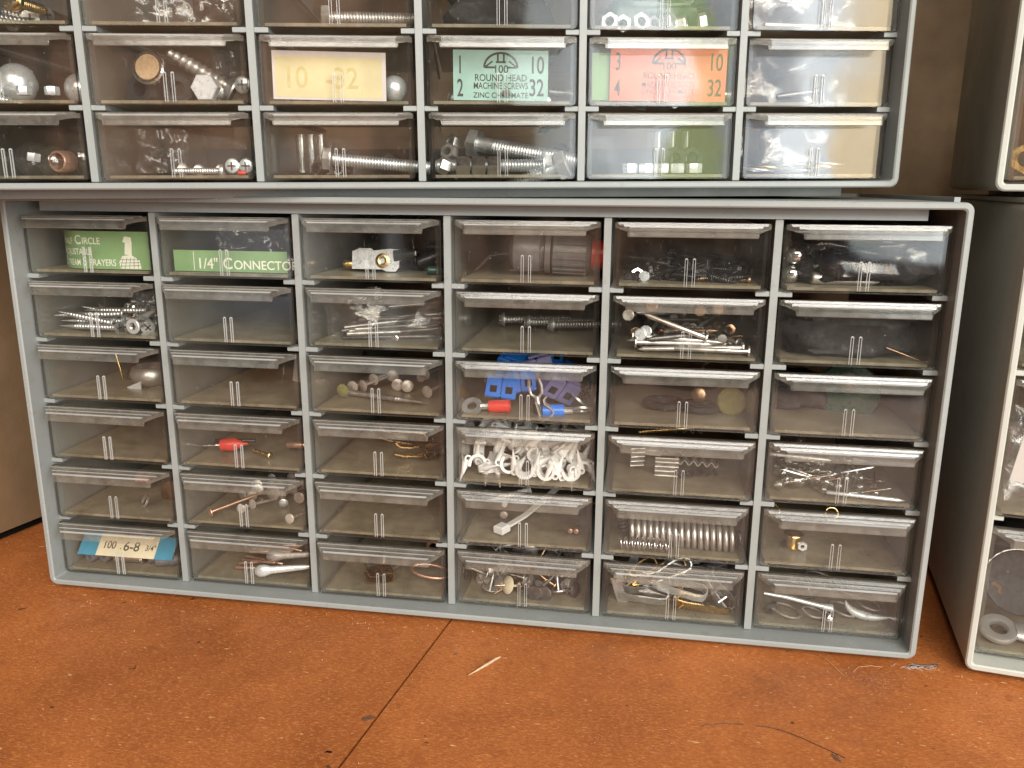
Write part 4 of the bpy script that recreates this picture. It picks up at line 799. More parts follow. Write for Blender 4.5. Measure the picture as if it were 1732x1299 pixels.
    for (x, y, z, ro, a, lb) in ((-20, 5, 4.2, 2.3, 80, 'small'), (-14, 6.5, 4.9, 3.0, 78, 'large'), (7, 9, 4.6, 2.6, 30, ''), (12, 7, 4.2, 2.4, 20, ''), (18, 8, 4.4, 2.5, 40, ''), (3, 16, 4.8, 3, 60, ''), (-4, 14, 4.8, 3, 110, '')):
        put(tube_(8, ro, ro * .42, 'grey_rubber'), ('M', 1, 6), x, y, z, 0, 0, a, 'rubber_bush', (lb + ' grey rubber bush facing out at the left of its drawer') if lb else 'grey rubber bush lying under the blue and cream card', 'bush', None if lb else 'grey rubber bushes under the card')
    put([('rod', MB().lathe([(0, 2.4), (.4, 2.9), (4, 2.9), (4.4, 2.2), (12, 2.2), (12.4, 2.9), (13.5, 2.5)], 20).mesh('stud', ['chrome']))], ('M', 1, 6), -8, 7, 4.9, 0, 0, 6, 'chrome_stud', 'chrome stud lying under the blue and cream card', 'stud', s=.001)
    # r6 c2
    for i in range(8): put(rod(16 + i, .7, 'copper'), ('M', 2, 6), -11 + i * .6, 9 + i * 2.2, 3.4 + i * .9, 0, rnd.uniform(-8, 8), rnd.uniform(-12, 22), 'copper_wire', 'cut copper wire left of the silver spoon-like key', 'wire', 'cut copper wires')
    for i, (x, y, z, a, lb) in enumerate(((1, 5, 4.4, 8, 'lower'), (3.5, 12, 8.5, 3, 'upper'))):
        k = MB(); k.lathe([(-1, 0), (-.6, 1.6), (1.5, 2.9), (4, 2.8), (7, 1.8), (22, 1.2), (25, .9)], 18); k.v = [(px * mm, py * mm, pz * mm * .45) for px, py, pz in k.v]
        put([('key', k.mesh('spoon_key', ['white_metal' if i == 0 else 'zinc'], 60))], ('M', 2, 6), x, y, z, 70, -6, a, 'flat_key', lb + ' of two silver spoon-like keys beside the copper wires', 'key', s=.95)
    # r6 c3
    put([('cup', MB().lathe([(0, 9 * mm), (.6 * mm, 9.5 * mm), (1.2 * mm, 8.8 * mm), (1.0 * mm, 0)], 28).mesh('cup', ['steel'])), ('stem', MB().lathe([(.9 * mm, 1 * mm), (5 * mm, .9 * mm)], 10).mesh('stem', ['steel']))], ('M', 3, 6), -7, 24, 3.6, 0, -86, 0, 'hinge_cup', 'flat grey cup on a stem seen edge on', 'cup', s=.85)
    put(springclip('brass', 12, 6), ('M', 3, 6), -5, 10, 3, 20, 5, 30, 'brass_clip', 'crumpled brass clip under the flat grey cup', 'clip')
    sh = [(9 * math.cos(R(a)), 3.5 * math.sin(R(a))) for a in range(0, 361, 20)]
    put([('shackle', MB().tube([(x * mm, y * mm, 0) for x, y in sh], .8 * mm, 8).mesh('shackle', ['copper'], 60))], ('M', 3, 6), 17, 17, 5, 25, 6, 0, 'metal_buckle', 'coppery oval buckle at the right of the cup drawer', 'buckle')
    put(tube_(6, 4, 2.2, 'bronze'), ('M', 3, 6), 16, 26, 12, 0, 0, 80, 'bronze_collar', 'bronze collar above the coppery buckle', 'collar')
    # r6 c4 thumbtacks
    pile(lambda g: tack(3.4, 8, g.choice(('steel', 'bronze', 'steel', 'dark_steel'))), ('M', 4, 6), 48, -22, 22, 7, 40, 7, 'thumbtack', 'steel thumbtack in the loose heap below the cable tie', 'thumbtack', 'loose thumbtacks', seed=41, tilt=60, r0=4)
    put(tack(3.8, 8, 'pale_cream_card'), ('M', 4, 6), -7.5, 7, 6.5, 0, 20, 40, 'thumbtack', 'cream thumbtack standing on edge at the front', 'thumbtack')
    for i, (x, y_) in enumerate(((-15, 6), (-11, 12), (14, 9), (21, 11), (8, 18))): put(tack(3.4, 7, ('zinc', 'steel', 'zinc', 'dark_steel', 'bronze')[i]), ('M', 4, 6), x, y_, 4.6, 0, (-75, 40, -68, 10, 30)[i], 40 + 37 * i, 'thumbtack', ('thumbtack lying head up at the far left front', 'dull thumbtack leaning left of the cream one', 'bright thumbtack tilted at the right front', 'dark thumbtack at the far right of the heap', 'bronze thumbtack at the middle back of the heap')[i], 'thumbtack')
    for i, x in enumerate((3, 7)): put(disc(3.4, .6, 'dark_steel', .2), ('M', 4, 6), x + 1, 5, 4.6, 0, 5, 84, 'thumbtack', 'dark thumbtack head facing out beside the ribs', 'thumbtack', 'dark thumbtack heads facing out')
    # r6 c5 spring clips
    cl = [(-6, 9, 6, -50, 24, 40, 'zinc', 16), (6, 10, 5, -40, -20, 60, 'brass', 16), (20, 13, 6, -50, 10, 100, 'zinc', 16), (-17, 18, 6, -60, 8, -30, 'brass', 18), (0, 12, 13, -50, -24, 10, 'zinc', 20), (-21, 9, 6, -80, 70, 20, 'zinc', 12), (-11, 7, 4.6, -84, 3, 2, 'zinc', 20), (-13, 14, 10, -62, -30, 20, 'brass', 20), (-4, 18, 9, -55, -20, 14, 'brass', 24), (3, 6, 9.5, -88, 9, -4, 'white_metal', 22), (17, 8, 9, -84, 48, -20, 'zinc', 17), (13, 4.6, 4.2, -86, 2, -2, 'brass', 22), (8, 14, 12, -70, 14, 10, 'zinc', 22),
          (4, 24, 13, 0, -20, 24, 'steel', 26), (14, 26, 12, 0, -15, 10, 'zinc', 22), (-20, 24, 12, 0, 20, 60, 'zinc', 18), (0, 34, 14, 30, 10, 140, 'zinc', 22), (12, 38, 14, 0, -10, 80, 'steel', 22), (-12, 40, 14, 30, 5, 30, 'brass', 22), (20, 30, 8, 0, 30, 70, 'zinc', 20)]
    for i, (x, y, z, a, b_, c_, mt, L) in enumerate(cl):
        put(springclip(mt, L, 4.2), ('M', 5, 6), x, y, z, a * .72, b_, c_, 'spring_clip', ('brass' if mt == 'brass' else 'silver') + ' bent spring clip in the bottom clip drawer', 'clip', ('brass' if mt == 'brass' else 'silver') + ' spring clips')
    # r6 c6 claws and pins
    put([('pin', MB().tube([(0, 0, 0), (9 * mm, 0, -1 * mm), (22 * mm, 0, -3.6 * mm), (27 * mm, 0, -4.4 * mm)], .9 * mm, 10, rs=[.6 * mm, .9 * mm, 1.0 * mm, 1.9 * mm]).mesh('pin', ['white_metal'], 60))], ('M', 6, 6), -23, 12, 9.5, name='steel_pin', label='long bright pin with a thick end in the bottom right drawer', cat='pin')
    arc = [(13 * math.cos(R(a)), 9 * math.sin(R(a))) for a in range(185, 300, 8)]
    def claw(rs, mt): 
        n = len(arc); return [('claw', MB().tube([(x * mm, 0, z * mm) for x, z in arc], 1, 10, rs=[(.3 + 1.5 * math.sin(math.pi * i / (n - 1))) * rs * mm for i in range(n)]).mesh('claw', [mt], 60))]
    put(claw(1., 'white_metal'), ('M', 6, 6), 21, 8, 11.5, 20, 0, 0, 'metal_claw', 'bright curved claw at the front of the bottom right drawer', 'claw')
    put(claw(.6, 'dark_steel'), ('M', 6, 6), 24, 24, 13, 20, 0, 0, 'metal_claw', 'dim curved claw behind the bright one', 'claw')
    put(washer(9, 8.3, .8, 'bronze'), ('M', 6, 6), -10, 22, 7, 20, -80, 0, 'wire_ring', 'large bronze wire ring behind the long bright pin', 'ring')
    put(washer(8, 7.4, .8, 'steel'), ('M', 6, 6), 4, 30, 8, 30, -75, 0, 'wire_ring', 'large grey wire ring at the back of the bottom right drawer', 'ring')
    for (x, y, z, ro, a) in ((-14, 10, 3.4, 6, 12), (-4, 9, 4, 4.5, 30), (9, 14, 4, 6, -15), (19, 16, 6, 5, 20), (12, 26, 8, 7, 40)): put(washer(ro, ro * .86, .7, 'steel'), ('M', 6, 6), x, y, z, a, -78, 0, 'wire_ring', 'small steel ring among the curved claws', 'ring', 'small steel rings among the claws')
    put(dome(2.6, 'chrome'), ('M', 6, 6), 1.5, 6, 4.0, 0, -80, 0, 'chrome_cap', 'chrome cap beside the thick end of the long pin', 'cap')  # chrome cap, made from a dome
    put(tube_(5, 1.9, 1.0, 'dark_steel'), ('M', 6, 6), -21, 8, 4.2, 0, 0, 60, 'steel_sleeve', 'small dark sleeve under the long bright pin', 'sleeve')

def crumple(w_, h_, seed, mat, soft=False):
    nx, nz = 26, 14; b = MB(); vs = []; fs = []
    off = Vector((seed * 3.1, seed * 1.7, 0))
    for j in range(nz + 1):
        for i in range(nx + 1):
            x = (i / nx - .5) * w_; z = j / nz * h_; p = Vector((x, z, 0)) * 170 + off
            y = .006 * noise.noise(p * .35) + .0006 * noise.noise(p * 1.5) if soft else .004 * noise.noise(p) + .0022 * noise.noise(p * 2.7) + .001 * abs(noise.noise(p * 6))
            vs.append((x, y, z * (1 + .2 * noise.noise(p * .5))))
    for j in range(nz):
        for i in range(nx): a = j * (nx + 1) + i; fs.append((a, a + 1, a + nx + 2, a + nx + 1))
    q = len(vs); vs += [(x, y + .0035 + .003 * noise.noise(Vector((x, z, 1)) * 150 + off), z) for x, y, z in vs]; fs += [tuple(i + q for i in reversed(f)) for f in fs]
    return b.add(vs, fs).mesh('crumpled_film', [mat], 75)
def lump(hx, hz, mat, seed, hy=20, smooth=55):
    b = MB(); nu, nv = 40, 24; vs = []; fs = []; off = Vector((seed, seed * 2.3, 1))
    for j in range(nv + 1):
        ph = math.pi * j / nv
        for i in range(nu):
            th = 2 * math.pi * i / nu; d = Vector((math.sin(ph) * math.cos(th), math.sin(ph) * math.sin(th), math.cos(ph)))
            k = 1 + .22 * noise.noise(d * 2 + off) + .12 * noise.noise(d * 5 + off) + .07 * abs(noise.noise(d * 11 + off))
            e = [math.copysign(abs(c) ** .6, c) for c in d]
            vs.append((max(-25.4, min(25.4, e[0] * hx * k)) * mm, e[1] * hy * mm * k, max(-hz, min(hz * 1.15, e[2] * hz * k)) * mm))
    for j in range(nv):
        for i in range(nu): fs.append((j * nu + i, j * nu + (i + 1) % nu, (j + 1) * nu + (i + 1) % nu, (j + 1) * nu + i))
    return b.add(vs, fs).mesh('lump', [mat], smooth)

def contents_upper():
    # row 5 (second from bottom) and 6 (bottom), 4 above
    U = 'U'
    for (x, y, z, r_, lb) in ((-4, 22, 9.5, 7.5, 'left'), (18, 26, 8, 6, 'right')): put(dome(r_, 'white_metal'), (U, 1, 5), x, y, z, 0, 0, 60, 'metal_dome', lb + ' big silver dome at the left edge of the photo', 'knob')
    for x in (6, 16): put(hexnut(2.6, 3, 'white_metal', .3), (U, 1, 5), x, 6, 3.8, 0, -90, 15, 'hex_nut', 'small white nut in front of the big silver domes', 'nut', 'white nuts before the domes')
    for i in range(7): put(screw(20, 1.6, 'flat', 'zinc', 1, 1.3), (U, 1, 5), -18 + i * 1.2, 8 + i * 3, 5 + (i % 3) * 2, 0, 10 - i * 4, 10 + i * 23, 'wood_screw', 'silver wood screw left of the big silver domes', 'screw', 'wood screws beside the domes')
    # c2: black nuts, cap, lag, bolt head
    for (x, y, z, a, lb) in ((-16, 14, 7, 70, 'left'), (-2, 14, 7, 95, 'right')): put(hexnut(6.4, 8, 'black_rubber', .45), (U, 2, 5), x, y, z, 0, 0, a, 'hex_nut', lb + ' of two big black nuts under the ring cap', 'nut')
    put([('ring', washer(6.2, 4.6, 3, 'chrome')[0][1]), ('face', disc(4.7, 1, 'pale_wood', .1)[0][1])], (U, 2, 5), -10.5, 9, 14.2, 0, 10, 82, 'metal_ring', 'chrome ring cap with a tan face above the black nuts', 'cap')
    put(screw(24, 3.0, 'flat', 'steel', .6, 2.6, 14), (U, 2, 5), 18, 20, 7, 0, -30, 190, 'lag_screw', 'coarse-threaded lag screw slanting over the white bolt head', 'screw')
    put(hexbolt(18, 2.8, 'white_metal'), (U, 2, 5), 10.5, 5.5, 6.8, 0, 0, 84, 'hex_bolt', 'bolt with its white head facing out', 'bolt')
    put(screw(12, 1.7, 'pan', 'zinc', 0, 1), (U, 2, 5), 24, 8, 8, 0, 0, 85, 'machine_screw', 'small bolt end facing out at the right of the lag screw', 'screw')
    put([('bag', crumple(.010, .010, 8, 'bag'))], (U, 2, 5), 14, 24, 12, name='plastic_scrap', label='clear scrap behind the lag screw', cat='scrap')
    # c3 cream card
    c = card(.0415, .0170, 'white_card', nx=6); inner = MB().box(.0010, .0400, -.00008, -.00003, .0008, .0150)
    t = text_mesh([('10', .0105, .0035, .0042, .9, 'LEFT'), ('-32', .0105, .0190, .0042, .9, 'LEFT')], 'faded_ink', depth=.00012)
    put([('sheet', c.mesh('card', ['white_card'])), ('cream_panel', inner.mesh('cream_panel', ['cream_card'], 0)), ('lettering', t.mesh('lettering', ['faded_ink'], 0))], (U, 3, 5), -24, 2.4, 2.4, 0, 1.0, 0, 'paper_card', 'cream card reading 10-32 in faded print', 'card')
    put(dome(5, 'white_metal'), (U, 3, 5), 20, 12, 7, 0, 0, 75, 'metal_dome', 'silver dome half hidden right of the cream card', 'knob')
    # c4, c5 machine screw cards
    def logo(b, x, z, s):
        pts = [(x + s * math.cos(R(a)), z + s * .82 * math.sin(R(a))) for a in range(0, 181, 12)]
        for p, q in zip(pts, pts[1:]): bar(b, *p, *q, .0008)
        bar(b, x - s, z, x - s * .35, z, .0007); bar(b, x + s * .35, z, x + s, z, .0007)
        bar(b, x - s * .18, z + s * .78, x - s * .18, z + s * .28, .0007); bar(b, x + s * .18, z + s * .78, x + s * .18, z + s * .28, .0007); bar(b, x - s * .3, z + s * .30, x + s * .3, z + s * .30, .0007)
        bar(b, x - s * .9, z + s * .05, x - s * .5, z + s * .35, .0006); bar(b, x + s * .9, z + s * .05, x + s * .5, z + s * .35, .0006)
    def mcard(mat, l1, l2, extra, cell, x0, x1, z0, z1, label):
        w_ = (x1 - x0) * mm; h_ = (z1 - z0) * mm; k = w_ / .042
        c = card(w_, h_, mat, nx=6); mid = w_ * .50
        it = [(l1, .0088, .0016 * k, h_ * .54, .55, 'LEFT'), (l2, .0088, .0016 * k, h_ * .08, .55, 'LEFT'), ('10', .0086, w_ - .0014, h_ * .55, .68, 'RIGHT'), ('32', .0086, w_ - .0014, h_ * .10, .68, 'RIGHT'),
              ('100', .0038, mid, h_ * .555, 1.0, 'CENTER'), ('ROUND HEAD', .0034, mid, h_ * .39, .88, 'CENTER'), ('MACHINE SCREWS', .0032, mid, h_ * .235, .76, 'CENTER'), ('ZINC CHROMATE', .0027, mid, h_ * (.055 if not extra else .125), .95, 'CENTER')]
        if extra: it.append((extra, .0021, mid, h_ * .03, 1.0, 'CENTER'))
        t = text_mesh(it, 'black_ink'); logo(t, mid, h_ * .66, .0062)
        put([('sheet', c.mesh('card', [mat])), ('lettering', t.mesh('lettering', ['black_ink'], 0))], cell, x0, 2.4, z0, 0, .5, 0, 'paper_card', label, 'card')
    mcard('mint_card', '1', '2', None, (U, 4, 5), -18, 17.5, 2.2, 20.0, 'mint green card reading ROUND HEAD MACHINE SCREWS')
    mcard('orange_card', '3', '4', '( 3/16" STOVE BOLT )', (U, 5, 5), -19.5, 25, 2.2, 22.6, 'orange card reading ROUND HEAD MACHINE SCREWS STOVE BOLT')
    put([('c', MB().box(0, 8 * mm, 0, .4 * mm, 0, 17 * mm).mesh('c', ['green_card']))], (U, 5, 5), -26, 4, 2.4, name='paper_card', label='dark green slip peeking out left of the orange card', cat='card')
    for i in range(9): put(screw(16, 1.4, 'round', 'steel', 0, .9), (U, 4, 5), -20 + i * 5, 14 + (i * 7) % 20, 4 + (i * 3) % 5, 0, 8, 40 * i, 'machine_screw', 'round-head screw behind the mint green card', 'screw', 'screws behind the mint card')
    for i in range(8): put(screw(18, 1.6, 'round', 'zinc', 0, 1), (U, 5, 5), -20 + i * 5.5, 14 + (i * 7) % 20, 4 + (i * 3) % 5, 0, 8, 50 * i + 20, 'machine_screw', 'round-head screw behind the orange card', 'screw', 'screws behind the orange card')
    # bottom row
    for (x, y, z, r_) in ((-16, 16, 8, 7.5), (-2, 24, 8, 7), (10, 14, 7, 6), (19, 20, 8, 7)): put(dome(r_, 'glassy'), (U, 1, 6), x, y, z, 0, -10, 60, 'glass_knob', 'glassy knob in the bottom left drawer of the upper cabinet', 'knob', 'glassy knobs')  # glassy knobs, made from domes
    put(hexnut(2.5, 3, 'white_metal', .3), (U, 1, 6), 6, 6, 7, 0, -80, 0, 'hex_nut', 'white nut among the glassy knobs', 'nut')
    put(tube_(6, 4.0, 3.2, 'copper'), (U, 1, 6), 14, 7, 7, 0, 0, 70, 'copper_sleeve', 'coppery sleeve among the glassy knobs', 'sleeve')
    put(screw(18, 1.3, 'pan', 'zinc', 0, .9), (U, 2, 6), 15, 9, 3.4, 0, 0, 180, 'machine_screw', 'zinc screw lying across toward the left, under the slotted heads', 'screw')
    for (x, lb) in ((18.3, 'left'), (23.5, 'right')): put(screw(14, 1.45, 'pan', 'white_metal', 0, 1), (U, 2, 6), x, 6, 5.2, 0, 0, 86, 'machine_screw', lb + ' of two cross-slotted screw heads facing out', 'screw')
    put(rod(3, .8, 'red_plastic'), (U, 2, 6), 21, 4, 2.6, 0, 0, 0, 'red_chip', 'tiny red chip under the cross-slotted heads', 'chip')
    for (x, y) in ((-3, 16), (2, 20), (10, 22)): put(nailtack(2.2, 12, 'steel'), (U, 2, 6), x, y, 4, 0, 5, 120, 'round_head_nail', 'dull nail behind the zinc screw', 'nail', 'dull nails behind the zinc screw')
    put([('bag', crumple(.020, .016, 14, 'bag'))], (U, 2, 6), -14, 26, 3, name='plastic_bag', label='clear bag left of the cross-slotted screws', cat='bag')
    put(hexbolt(38, 2.5, 'zinc', True), (U, 3, 6), -8, 9, 8, 0, 5, -1, 'hex_bolt', 'long flanged hex bolt lying alone across its drawer', 'bolt')
    put(hexnut(3.6, 4, 'black_plastic'), (U, 3, 6), 16, 20, 7, 0, 0, 80, 'hex_nut', 'dark nut behind the long flanged bolt', 'nut')
    for i in range(4): put(tube_(7, 2.6, 1.6, 'dark_steel'), (U, 3, 6), -14 + i * 4, 26 + i * 3, 4.5, 0, 0, 60 + i * 25, 'steel_sleeve', 'dark sleeve behind the long flanged bolt', 'sleeve', 'dark sleeves behind the flanged bolt')
    for i in range(3): put([('tube', MB().ring([(0, 1.6 * mm), (0, 2.2 * mm), (15 * mm, 2.2 * mm), (15 * mm, 1.6 * mm)], 14).mesh('clear_tube', ['glassy']))], (U, 3, 6), -20 + i * 4, 30, 3, 0, -90, 0, 'clear_tube', 'upright clear tube left of the flanged bolt', 'tube', 'upright clear tubes')
    # big bolts and nuts
    put(hexbolt(44, 3.2, 'zinc', False, .15), (U, 4, 6), -12, 22, 14.5, 0, 10, -22, 'hex_bolt', 'big hex bolt slanting down right, its head at left', 'bolt')
    put(hexbolt(44, 3.2, 'zinc', False, .1), (U, 4, 6), 26, 4, 6, 0, 21, 160, 'hex_bolt', 'big bolt lying crosswise with its threaded tip raised at left', 'bolt')
    put(hexbolt(42, 2.6, 'zinc', True), (U, 4, 6), 20, 8, 5.2, 0, 0, 178, 'hex_bolt', 'threaded bolt carrying the row of three nuts', 'bolt')
    for i, x in enumerate((-17.5, -11.5, -5.5)): put(hexnut(4.0, 5.2, 'chrome', .6), (U, 4, 6), x, 8, 5.2, 90, 0, 2, 'hex_nut', ('left', 'middle', 'right')[i] + ' of three nuts side by side on the bolt', 'nut')
    for (x, y, z, a) in ((-21, 14, 11, 60), (-20, 22, 15, 40), (-24, 8, 6, 20)): put(hexnut(3.4, 4, 'steel', .5), (U, 4, 6), x, y, z, 0, 20, a, 'hex_nut', 'loose grey nut at the left of the big bolts', 'nut', 'loose nuts by the big bolts')
    for (x, z) in ((22, 6), (24, 10)): put(hexnut(4, 5, 'black_rubber', .5), (U, 4, 6), x, 16, z, 0, 0, 60, 'hex_nut', 'black nut at the right of the big bolts', 'nut', 'black nuts by the big bolts')
    for i, x in enumerate((-10, -3.6, 2.4, 8.4, 15.4)): put(hexnut(3.0, 3.6, 'white_metal', .5), (U, 5, 6), x, 6, 2.2, 0, -90, 10 * i, 'hex_nut', ('leftmost', 'second', 'middle', 'fourth', 'rightmost')[i] + ' of five pale nuts lined up in a drawer', 'nut')
    for i in range(2): put(hexnut(5, 7, 'black_rubber', .5), (U, 5, 6), 10 + i * 7, 16, 8, 0, 0, 80, 'hex_nut', ('left', 'right')[i] + ' of two black nuts behind the five pale nuts', 'nut')
    for i in range(3): put([('tube', MB().ring([(0, 1.6 * mm), (0, 2.1 * mm), (16 * mm, 2.1 * mm), (16 * mm, 1.6 * mm)], 14).mesh('clear_tube', ['glassy']))], (U, 5, 6), 5 + i * 6, 26, 3, 0, -90, 0, 'clear_tube', 'upright clear tube behind the five pale nuts', 'tube', 'upright clear tubes behind the nuts')
    put([('b', crumple(.046, .017, 23, 'bag', True))], (U, 6, 6), 0, 26, 3, name='plastic_bag', label='crumpled clear bag in the bottom right drawer of the upper cabinet', cat='bag')
    for i in range(6): put(washer(7, 3, .8, ('zinc', 'brass', 'steel')[i % 3]), (U, 6, 6), -18 + i * 6.5, 12 + (i % 2) * 8, 3 + (i % 3) * 1.2, 10, -84, 0, 'washer', 'flat washer under the crumpled clear bag', 'washer', 'flat washers under the bag')
    put([('b', crumple(.046, .018, 29, 'bag', True))], (U, 6, 5), 0, 24, 3, name='plastic_bag', label='crumpled clear bag right of the orange card', cat='bag')
    put(rod(20, 1.2, 'dark_steel', True), (U, 6, 5), -14, 6, 4, 0, -8, 4, 'steel_pin', 'dark pin in the bag right of the orange card', 'pin')
    # row 4
    for i in range(6): put(screw(24, 1.6, 'flat', 'steel', 1, 1.4), (U, 1, 4), -16 + i * 5, 10 + i * 3, 4 + i % 3 * 2, 0, 5, 30 * i, 'wood_screw', 'steel wood screw under the gold-headed one', 'screw', 'wood screws at top left')
    put(screw(16, 1.9, 'pan', 'brass', 0, 1), (U, 1, 4), 6, 5, 9, 0, 0, 80, 'machine_screw', 'gold-headed cross-slot screw at the top left', 'screw')
    put([('bag', crumple(.040, .016, 41, 'bag'))], (U, 2, 4), 0, 20, 3, name='plastic_bag', label='clear bag in the top drawer above the lag screw', cat='bag')
    put(hexbolt(34, 2.4, 'steel'), (U, 3, 4), -6, 10, 5, 0, 0, 4, 'hex_bolt', 'steel bolt in the cut-off drawer above the cream card', 'bolt')
    put([('lump', lump(20, 8, 'black_rubber', 33))], (U, 4, 4), 0, 34, 8.5, name='rubber_bundle', label='black bundle in the cut-off drawer above the mint card', cat='bundle')
    put([('lump', lump(22, 8, 'green_plastic', 37, 14))], (U, 5, 4), 4, 34, 8.5, name='green_bundle', label='dark green bundle in the cut-off drawer above the orange card', cat='bundle')
    for i in range(7): put(hexnut(3.6, 3, 'zinc'), (U, 5, 4), -19 + i * 6.2, 9 + (i % 2) * 5, 4.5, 0, 10, 70 + i * 17, 'hex_nut', 'bright nut in front of the dark green bundle', 'nut', 'nuts before the green bundle')
    put([('b', crumple(.046, .018, 43, 'bag', True))], (U, 6, 4), 0, 24, 3, name='plastic_bag', label='crumpled clear bag at the top right of the upper cabinet', cat='bag')
    for i in range(4): put(rod(26, 1.1, 'steel'), (U, 6, 4), -20 + i * 4, 8 + i * 3, 3.4, 0, 0, 8 + i * 6, 'steel_rod', 'thin rod in the crumpled bag at top right', 'rod', 'thin rods at top right')

def contents_right():
    # x is measured from the drawer's centre, left end is near -41
    wr = MB(); oo = [(-9, 0), ]
    n = 40; vs = []; fs = []
    def outer(t):
        a = 2 * math.pi * t; r_ = 8.5
        return (r_ * math.cos(a), r_ * math.sin(a) * .95)
    ring_ = MB().ring([(-1.6, 4.4), (-1.9, 6.4), (-1.6, 8.2), (0, 8.8), (1.6, 8.2), (1.9, 6.4), (1.6, 4.4), (0, 4.0)], 36, T=Matrix.Rotation(R(90), 4, 'Y'))
    hd = MB().tube([(7.4, 0, 0), (12, 0, 0), (22, 0, 0), (50, 0, 0)], 1, 12, rs=[5.0, 6.2, 7.5, 8.0]); hd.v = [(x, y, z * .5) for x, y, z in hd.v]
    put([('eye', ring_.mesh('spanner_eye', ['zinc'], 50)), ('handle', hd.mesh('spanner_handle', ['zinc'], 50))], ('R', 1, 3), -33, 10, 6, 22, 0, 3, 'ring_spanner', 'big silver ring spanner in the lowest right-hand drawer', 'spanner', s=.00078)
    put([('disc', disc(13, 1.5, 'black_rubber', .1)[0][1]), ('rim', washer(13.6, 12.8, 1.8, 'glassy')[0][1])], ('R', 1, 3), -24, 24, 20, 0, 20, 80, 'lens_disc', 'dark glassy disc behind the ring spanner', 'disc')
    put([('lump', lump(20, 14, 'black_rubber', 51))], ('R', 1, 3), -10, 60, 16, name='rubber_bundle', label='black bundle at the back of the lowest right-hand drawer', cat='bundle')
    put(hexnut(3.4, 4, 'bronze', .5), ('R', 1, 3), -33, 24, 16, 0, 0, 60, 'hex_nut', 'bronze nut above the eye of the spanner', 'nut')
    for k in range(3): put([('bag', crumple(.060, .036 - k * .006, 61 + k, 'bag'))], ('R', 1, 2), -8 + k * 3, 8 + k * 14, 3, name='plastic_bag', label=('front', 'middle', 'back')[k] + ' fold of crumpled clear bags in the middle right-hand drawer', cat='bag')
    put([('lump', lump(18, 9, 'green_plastic', 55, 14))], ('R', 1, 2), -14, 50, 14, name='green_bundle', label='dark green bundle inside the crumpled clear bags', cat='bundle')
    put([('card', MB().prism([(0, 0), (7, 0), (8, 34), (1, 30)], 0, .5, 'y').mesh('card', ['white_card']))], ('R', 1, 2), -38, 6, 12, 0, 6, 0, 'paper_tag', 'pale tag inside the left of the crumpled bag drawer', 'tag', s=.001)
    put([('lump', lump(20, 12, 'black_plastic', 57))], ('R', 1, 1), -10, 40, 14, name='black_bundle', label='black bundle in the topmost right-hand drawer', cat='bundle')
    for (px, lb) in ((-36, 'brass hex nut facing out in the upper right cabinet'),):
        o = put(hexnut(6, 6, 'brass', .5), ('X', 1, 3), px, 6, 8, 0, 0, 84, 'hex_nut', lb, 'nut')
    put([('lump', lump(18, 12, 'black_plastic', 59))], ('X', 1, 3), -8, 40, 15, name='black_bundle', label='black bundle behind the brass hex nut', cat='bundle')

contents_main(); contents_upper(); contents_right()

# ------------------------------------------------------------------ bits lying on the counter
def strand(name, pts, r, mat, label, cat, group=None, rs=None):
    o = link(name, MB().tube([(x, y, CT + z) for x, y, z in pts], r, 6, rs=rs).mesh(name, [mat], 60)); tag(o, label, cat, group)
strand('wood_splinter', [(.0160, -.0416, .0005), (.0185, -.0384, .0007), (.0215, -.0340, .0008), (.0240, -.0300, .0008), (.0256, -.0275, .0005)], 1, 'pale_wood', 'pale splinter of wood lying on the orange counter', 'splinter', rs=[.0001, .0004, .0006, .0006, .0003])
strand('hair', [(.1000, -.0575, .0002), (.1011, -.0568, .0003), (.1075, -.0552, .0006), (.1143, -.0543, .0004)], .00010, 'hair', 'short dark hair lying left of the longer one on the counter', 'hair')
strand('hair', [(.1185, -.0541, .0002), (.1216, -.0543, .0004), (.1260, -.0554, .0005), (.1297, -.0570, .0005), (.1340, -.0594, .0004), (.1382, -.0620, .0003), (.1446, -.0661, .0002)], .00012, 'hair', 'longer curved dark hair ending at the grey stain', 'hair')
def blotch(x, y, rx_, ry_, rot, mat, label, seed, t=.00008):
    pts = []
    for k in range(22):
        a = 2 * math.pi * k / 22; q = 1 + .45 * noise.noise(Vector((math.cos(a) * 1.3, math.sin(a) * 1.3, seed)))
        u, v = rx_ * q * math.cos(a), ry_ * q * math.sin(a); pts.append((x + u * math.cos(rot) - v * math.sin(rot), y + u * math.sin(rot) + v * math.cos(rot)))
    o = link('stain', MB().prism(pts, CT + .00003, CT + t).mesh('stain', [mat], 0)); tag(o, label, 'stain')
def stain_mat(name, c, lo):   # thin patchy deposit
    m, N, L, o = newmat(name); v = coords(N, L, False); tr = N.new('ShaderNodeBsdfTransparent'); df = N.new('ShaderNodeBsdfDiffuse'); df.inputs[0].default_value = (*c, 1)
    mx = N.new('ShaderNodeMixShader'); L.new(mrange(N, L, noi(N, L, v, 900, 4, .7), .35, .65, max(0, lo), min(1, lo + .6)), mx.inputs[0]); L.new(tr.outputs[0], mx.inputs[1]); L.new(df.outputs[0], mx.inputs[2]); L.new(mx.outputs[0], o.inputs[0]); M[name] = m
stain_mat('tar_spot', (.03, .016, .014), .5); stain_mat('grey_smear', (.13, .10, .085), -.1)
blotch(-.0195, -.0905, .0014, .0005, .1, 'tar_spot', 'small black spot on the counter left of the seam', 1)
blotch(.0079, -.0280, .0008, .0006, .5, 'grey_smear', 'faint dark spot just left of the pale splinter', 2)
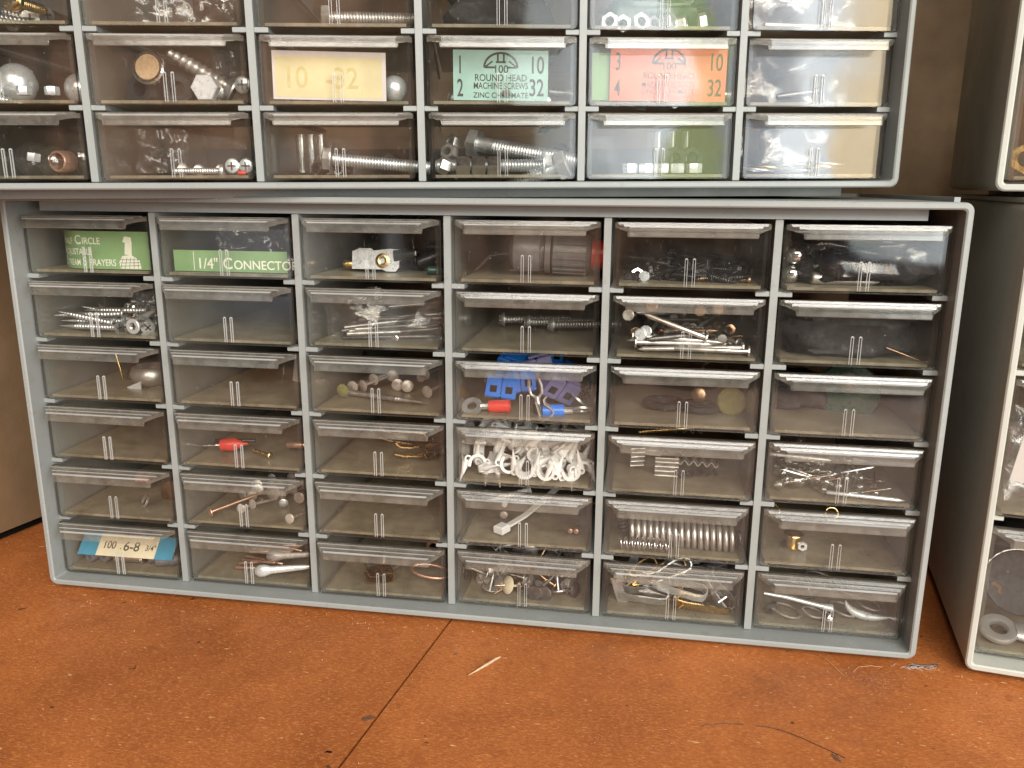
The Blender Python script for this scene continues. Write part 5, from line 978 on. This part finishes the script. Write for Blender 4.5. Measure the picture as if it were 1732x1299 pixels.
blotch(.1416, -.0660, .0012, .0024, .3, 'grey_smear', 'grey stain at the end of the curved hair', 3)
blotch(-.0128, -.0718, .0022, .0013, .4, 'grey_smear', 'grey smear close to the counter seam', 4)
rg = random.Random(77)
for j, (x, y, mat, n, lb) in enumerate(((.1765, -.0085, 'lint', 7, 'pale lint'), (.1845, -.0075, 'lint', 7, 'pale lint'))):
    for i in range(n):
        p = Vector((x + rg.uniform(-.005, .005), y + rg.uniform(-.001, .001), .0003)); pts = [tuple(p)]; a = rg.uniform(-.5, .5)
        for k in range(5): a += rg.uniform(-.7, .7); p = p + Vector((math.cos(a), math.sin(a) * .5, 0)) * .0009; pts.append((p.x, p.y, rg.uniform(.0002, .0010)))
        strand('lint_fibre', pts, .00005, mat, 'pale lint fibre by the lower right corner of the long cabinet', 'lint', 'lint by the cabinet corner')
g_ = MB(); rg = random.Random(9)
for i in range(150):
    x = rg.uniform(-.18, .20); y = -.0065 - abs(rg.gauss(0, .010)) if i < 110 else rg.uniform(-.10, -.01); q = rg.uniform(.00008, .00028); h = rg.uniform(0, 3)
    g_.lathe([(-q, 0), (-q * .3, q * .8), (q * .5, q * .6), (q, 0)], 5, T=Matrix.Translation((x, y, CT + q * .5)) @ Matrix.Rotation(h, 4, 'Z'))
tag(link('grit', g_.mesh('grit', ['pale_wood'], 0)), 'tiny crumbs of grit scattered on the counter along the long cabinet', 'grit', kind='stuff')
strand('plastic_sliver', [(.1815, -.0062, .0003), (.1850, -.0068, .0005), (.1890, -.0060, .0004), (.1915, -.0050, .0003)], .0004, 'black_plastic', 'dark curved sliver lying by the corner of the long cabinet', 'sliver')
strand('lint_fibre', [(.1480, -.0050, .0003), (.1500, -.0090, .0012), (.1522, -.0135, .0008), (.1545, -.0180, .0003)], .00007, 'pale_wood', 'long pale fibre in front of the long cabinet', 'lint')
strand('lint_fibre', [(.1585, -.0150, .0003), (.1610, -.0120, .0008), (.1660, -.0100, .0006), (.1700, -.0098, .0003)], .00007, 'pale_wood', 'curly pale fibre left of the lint at the cabinet corner', 'lint')
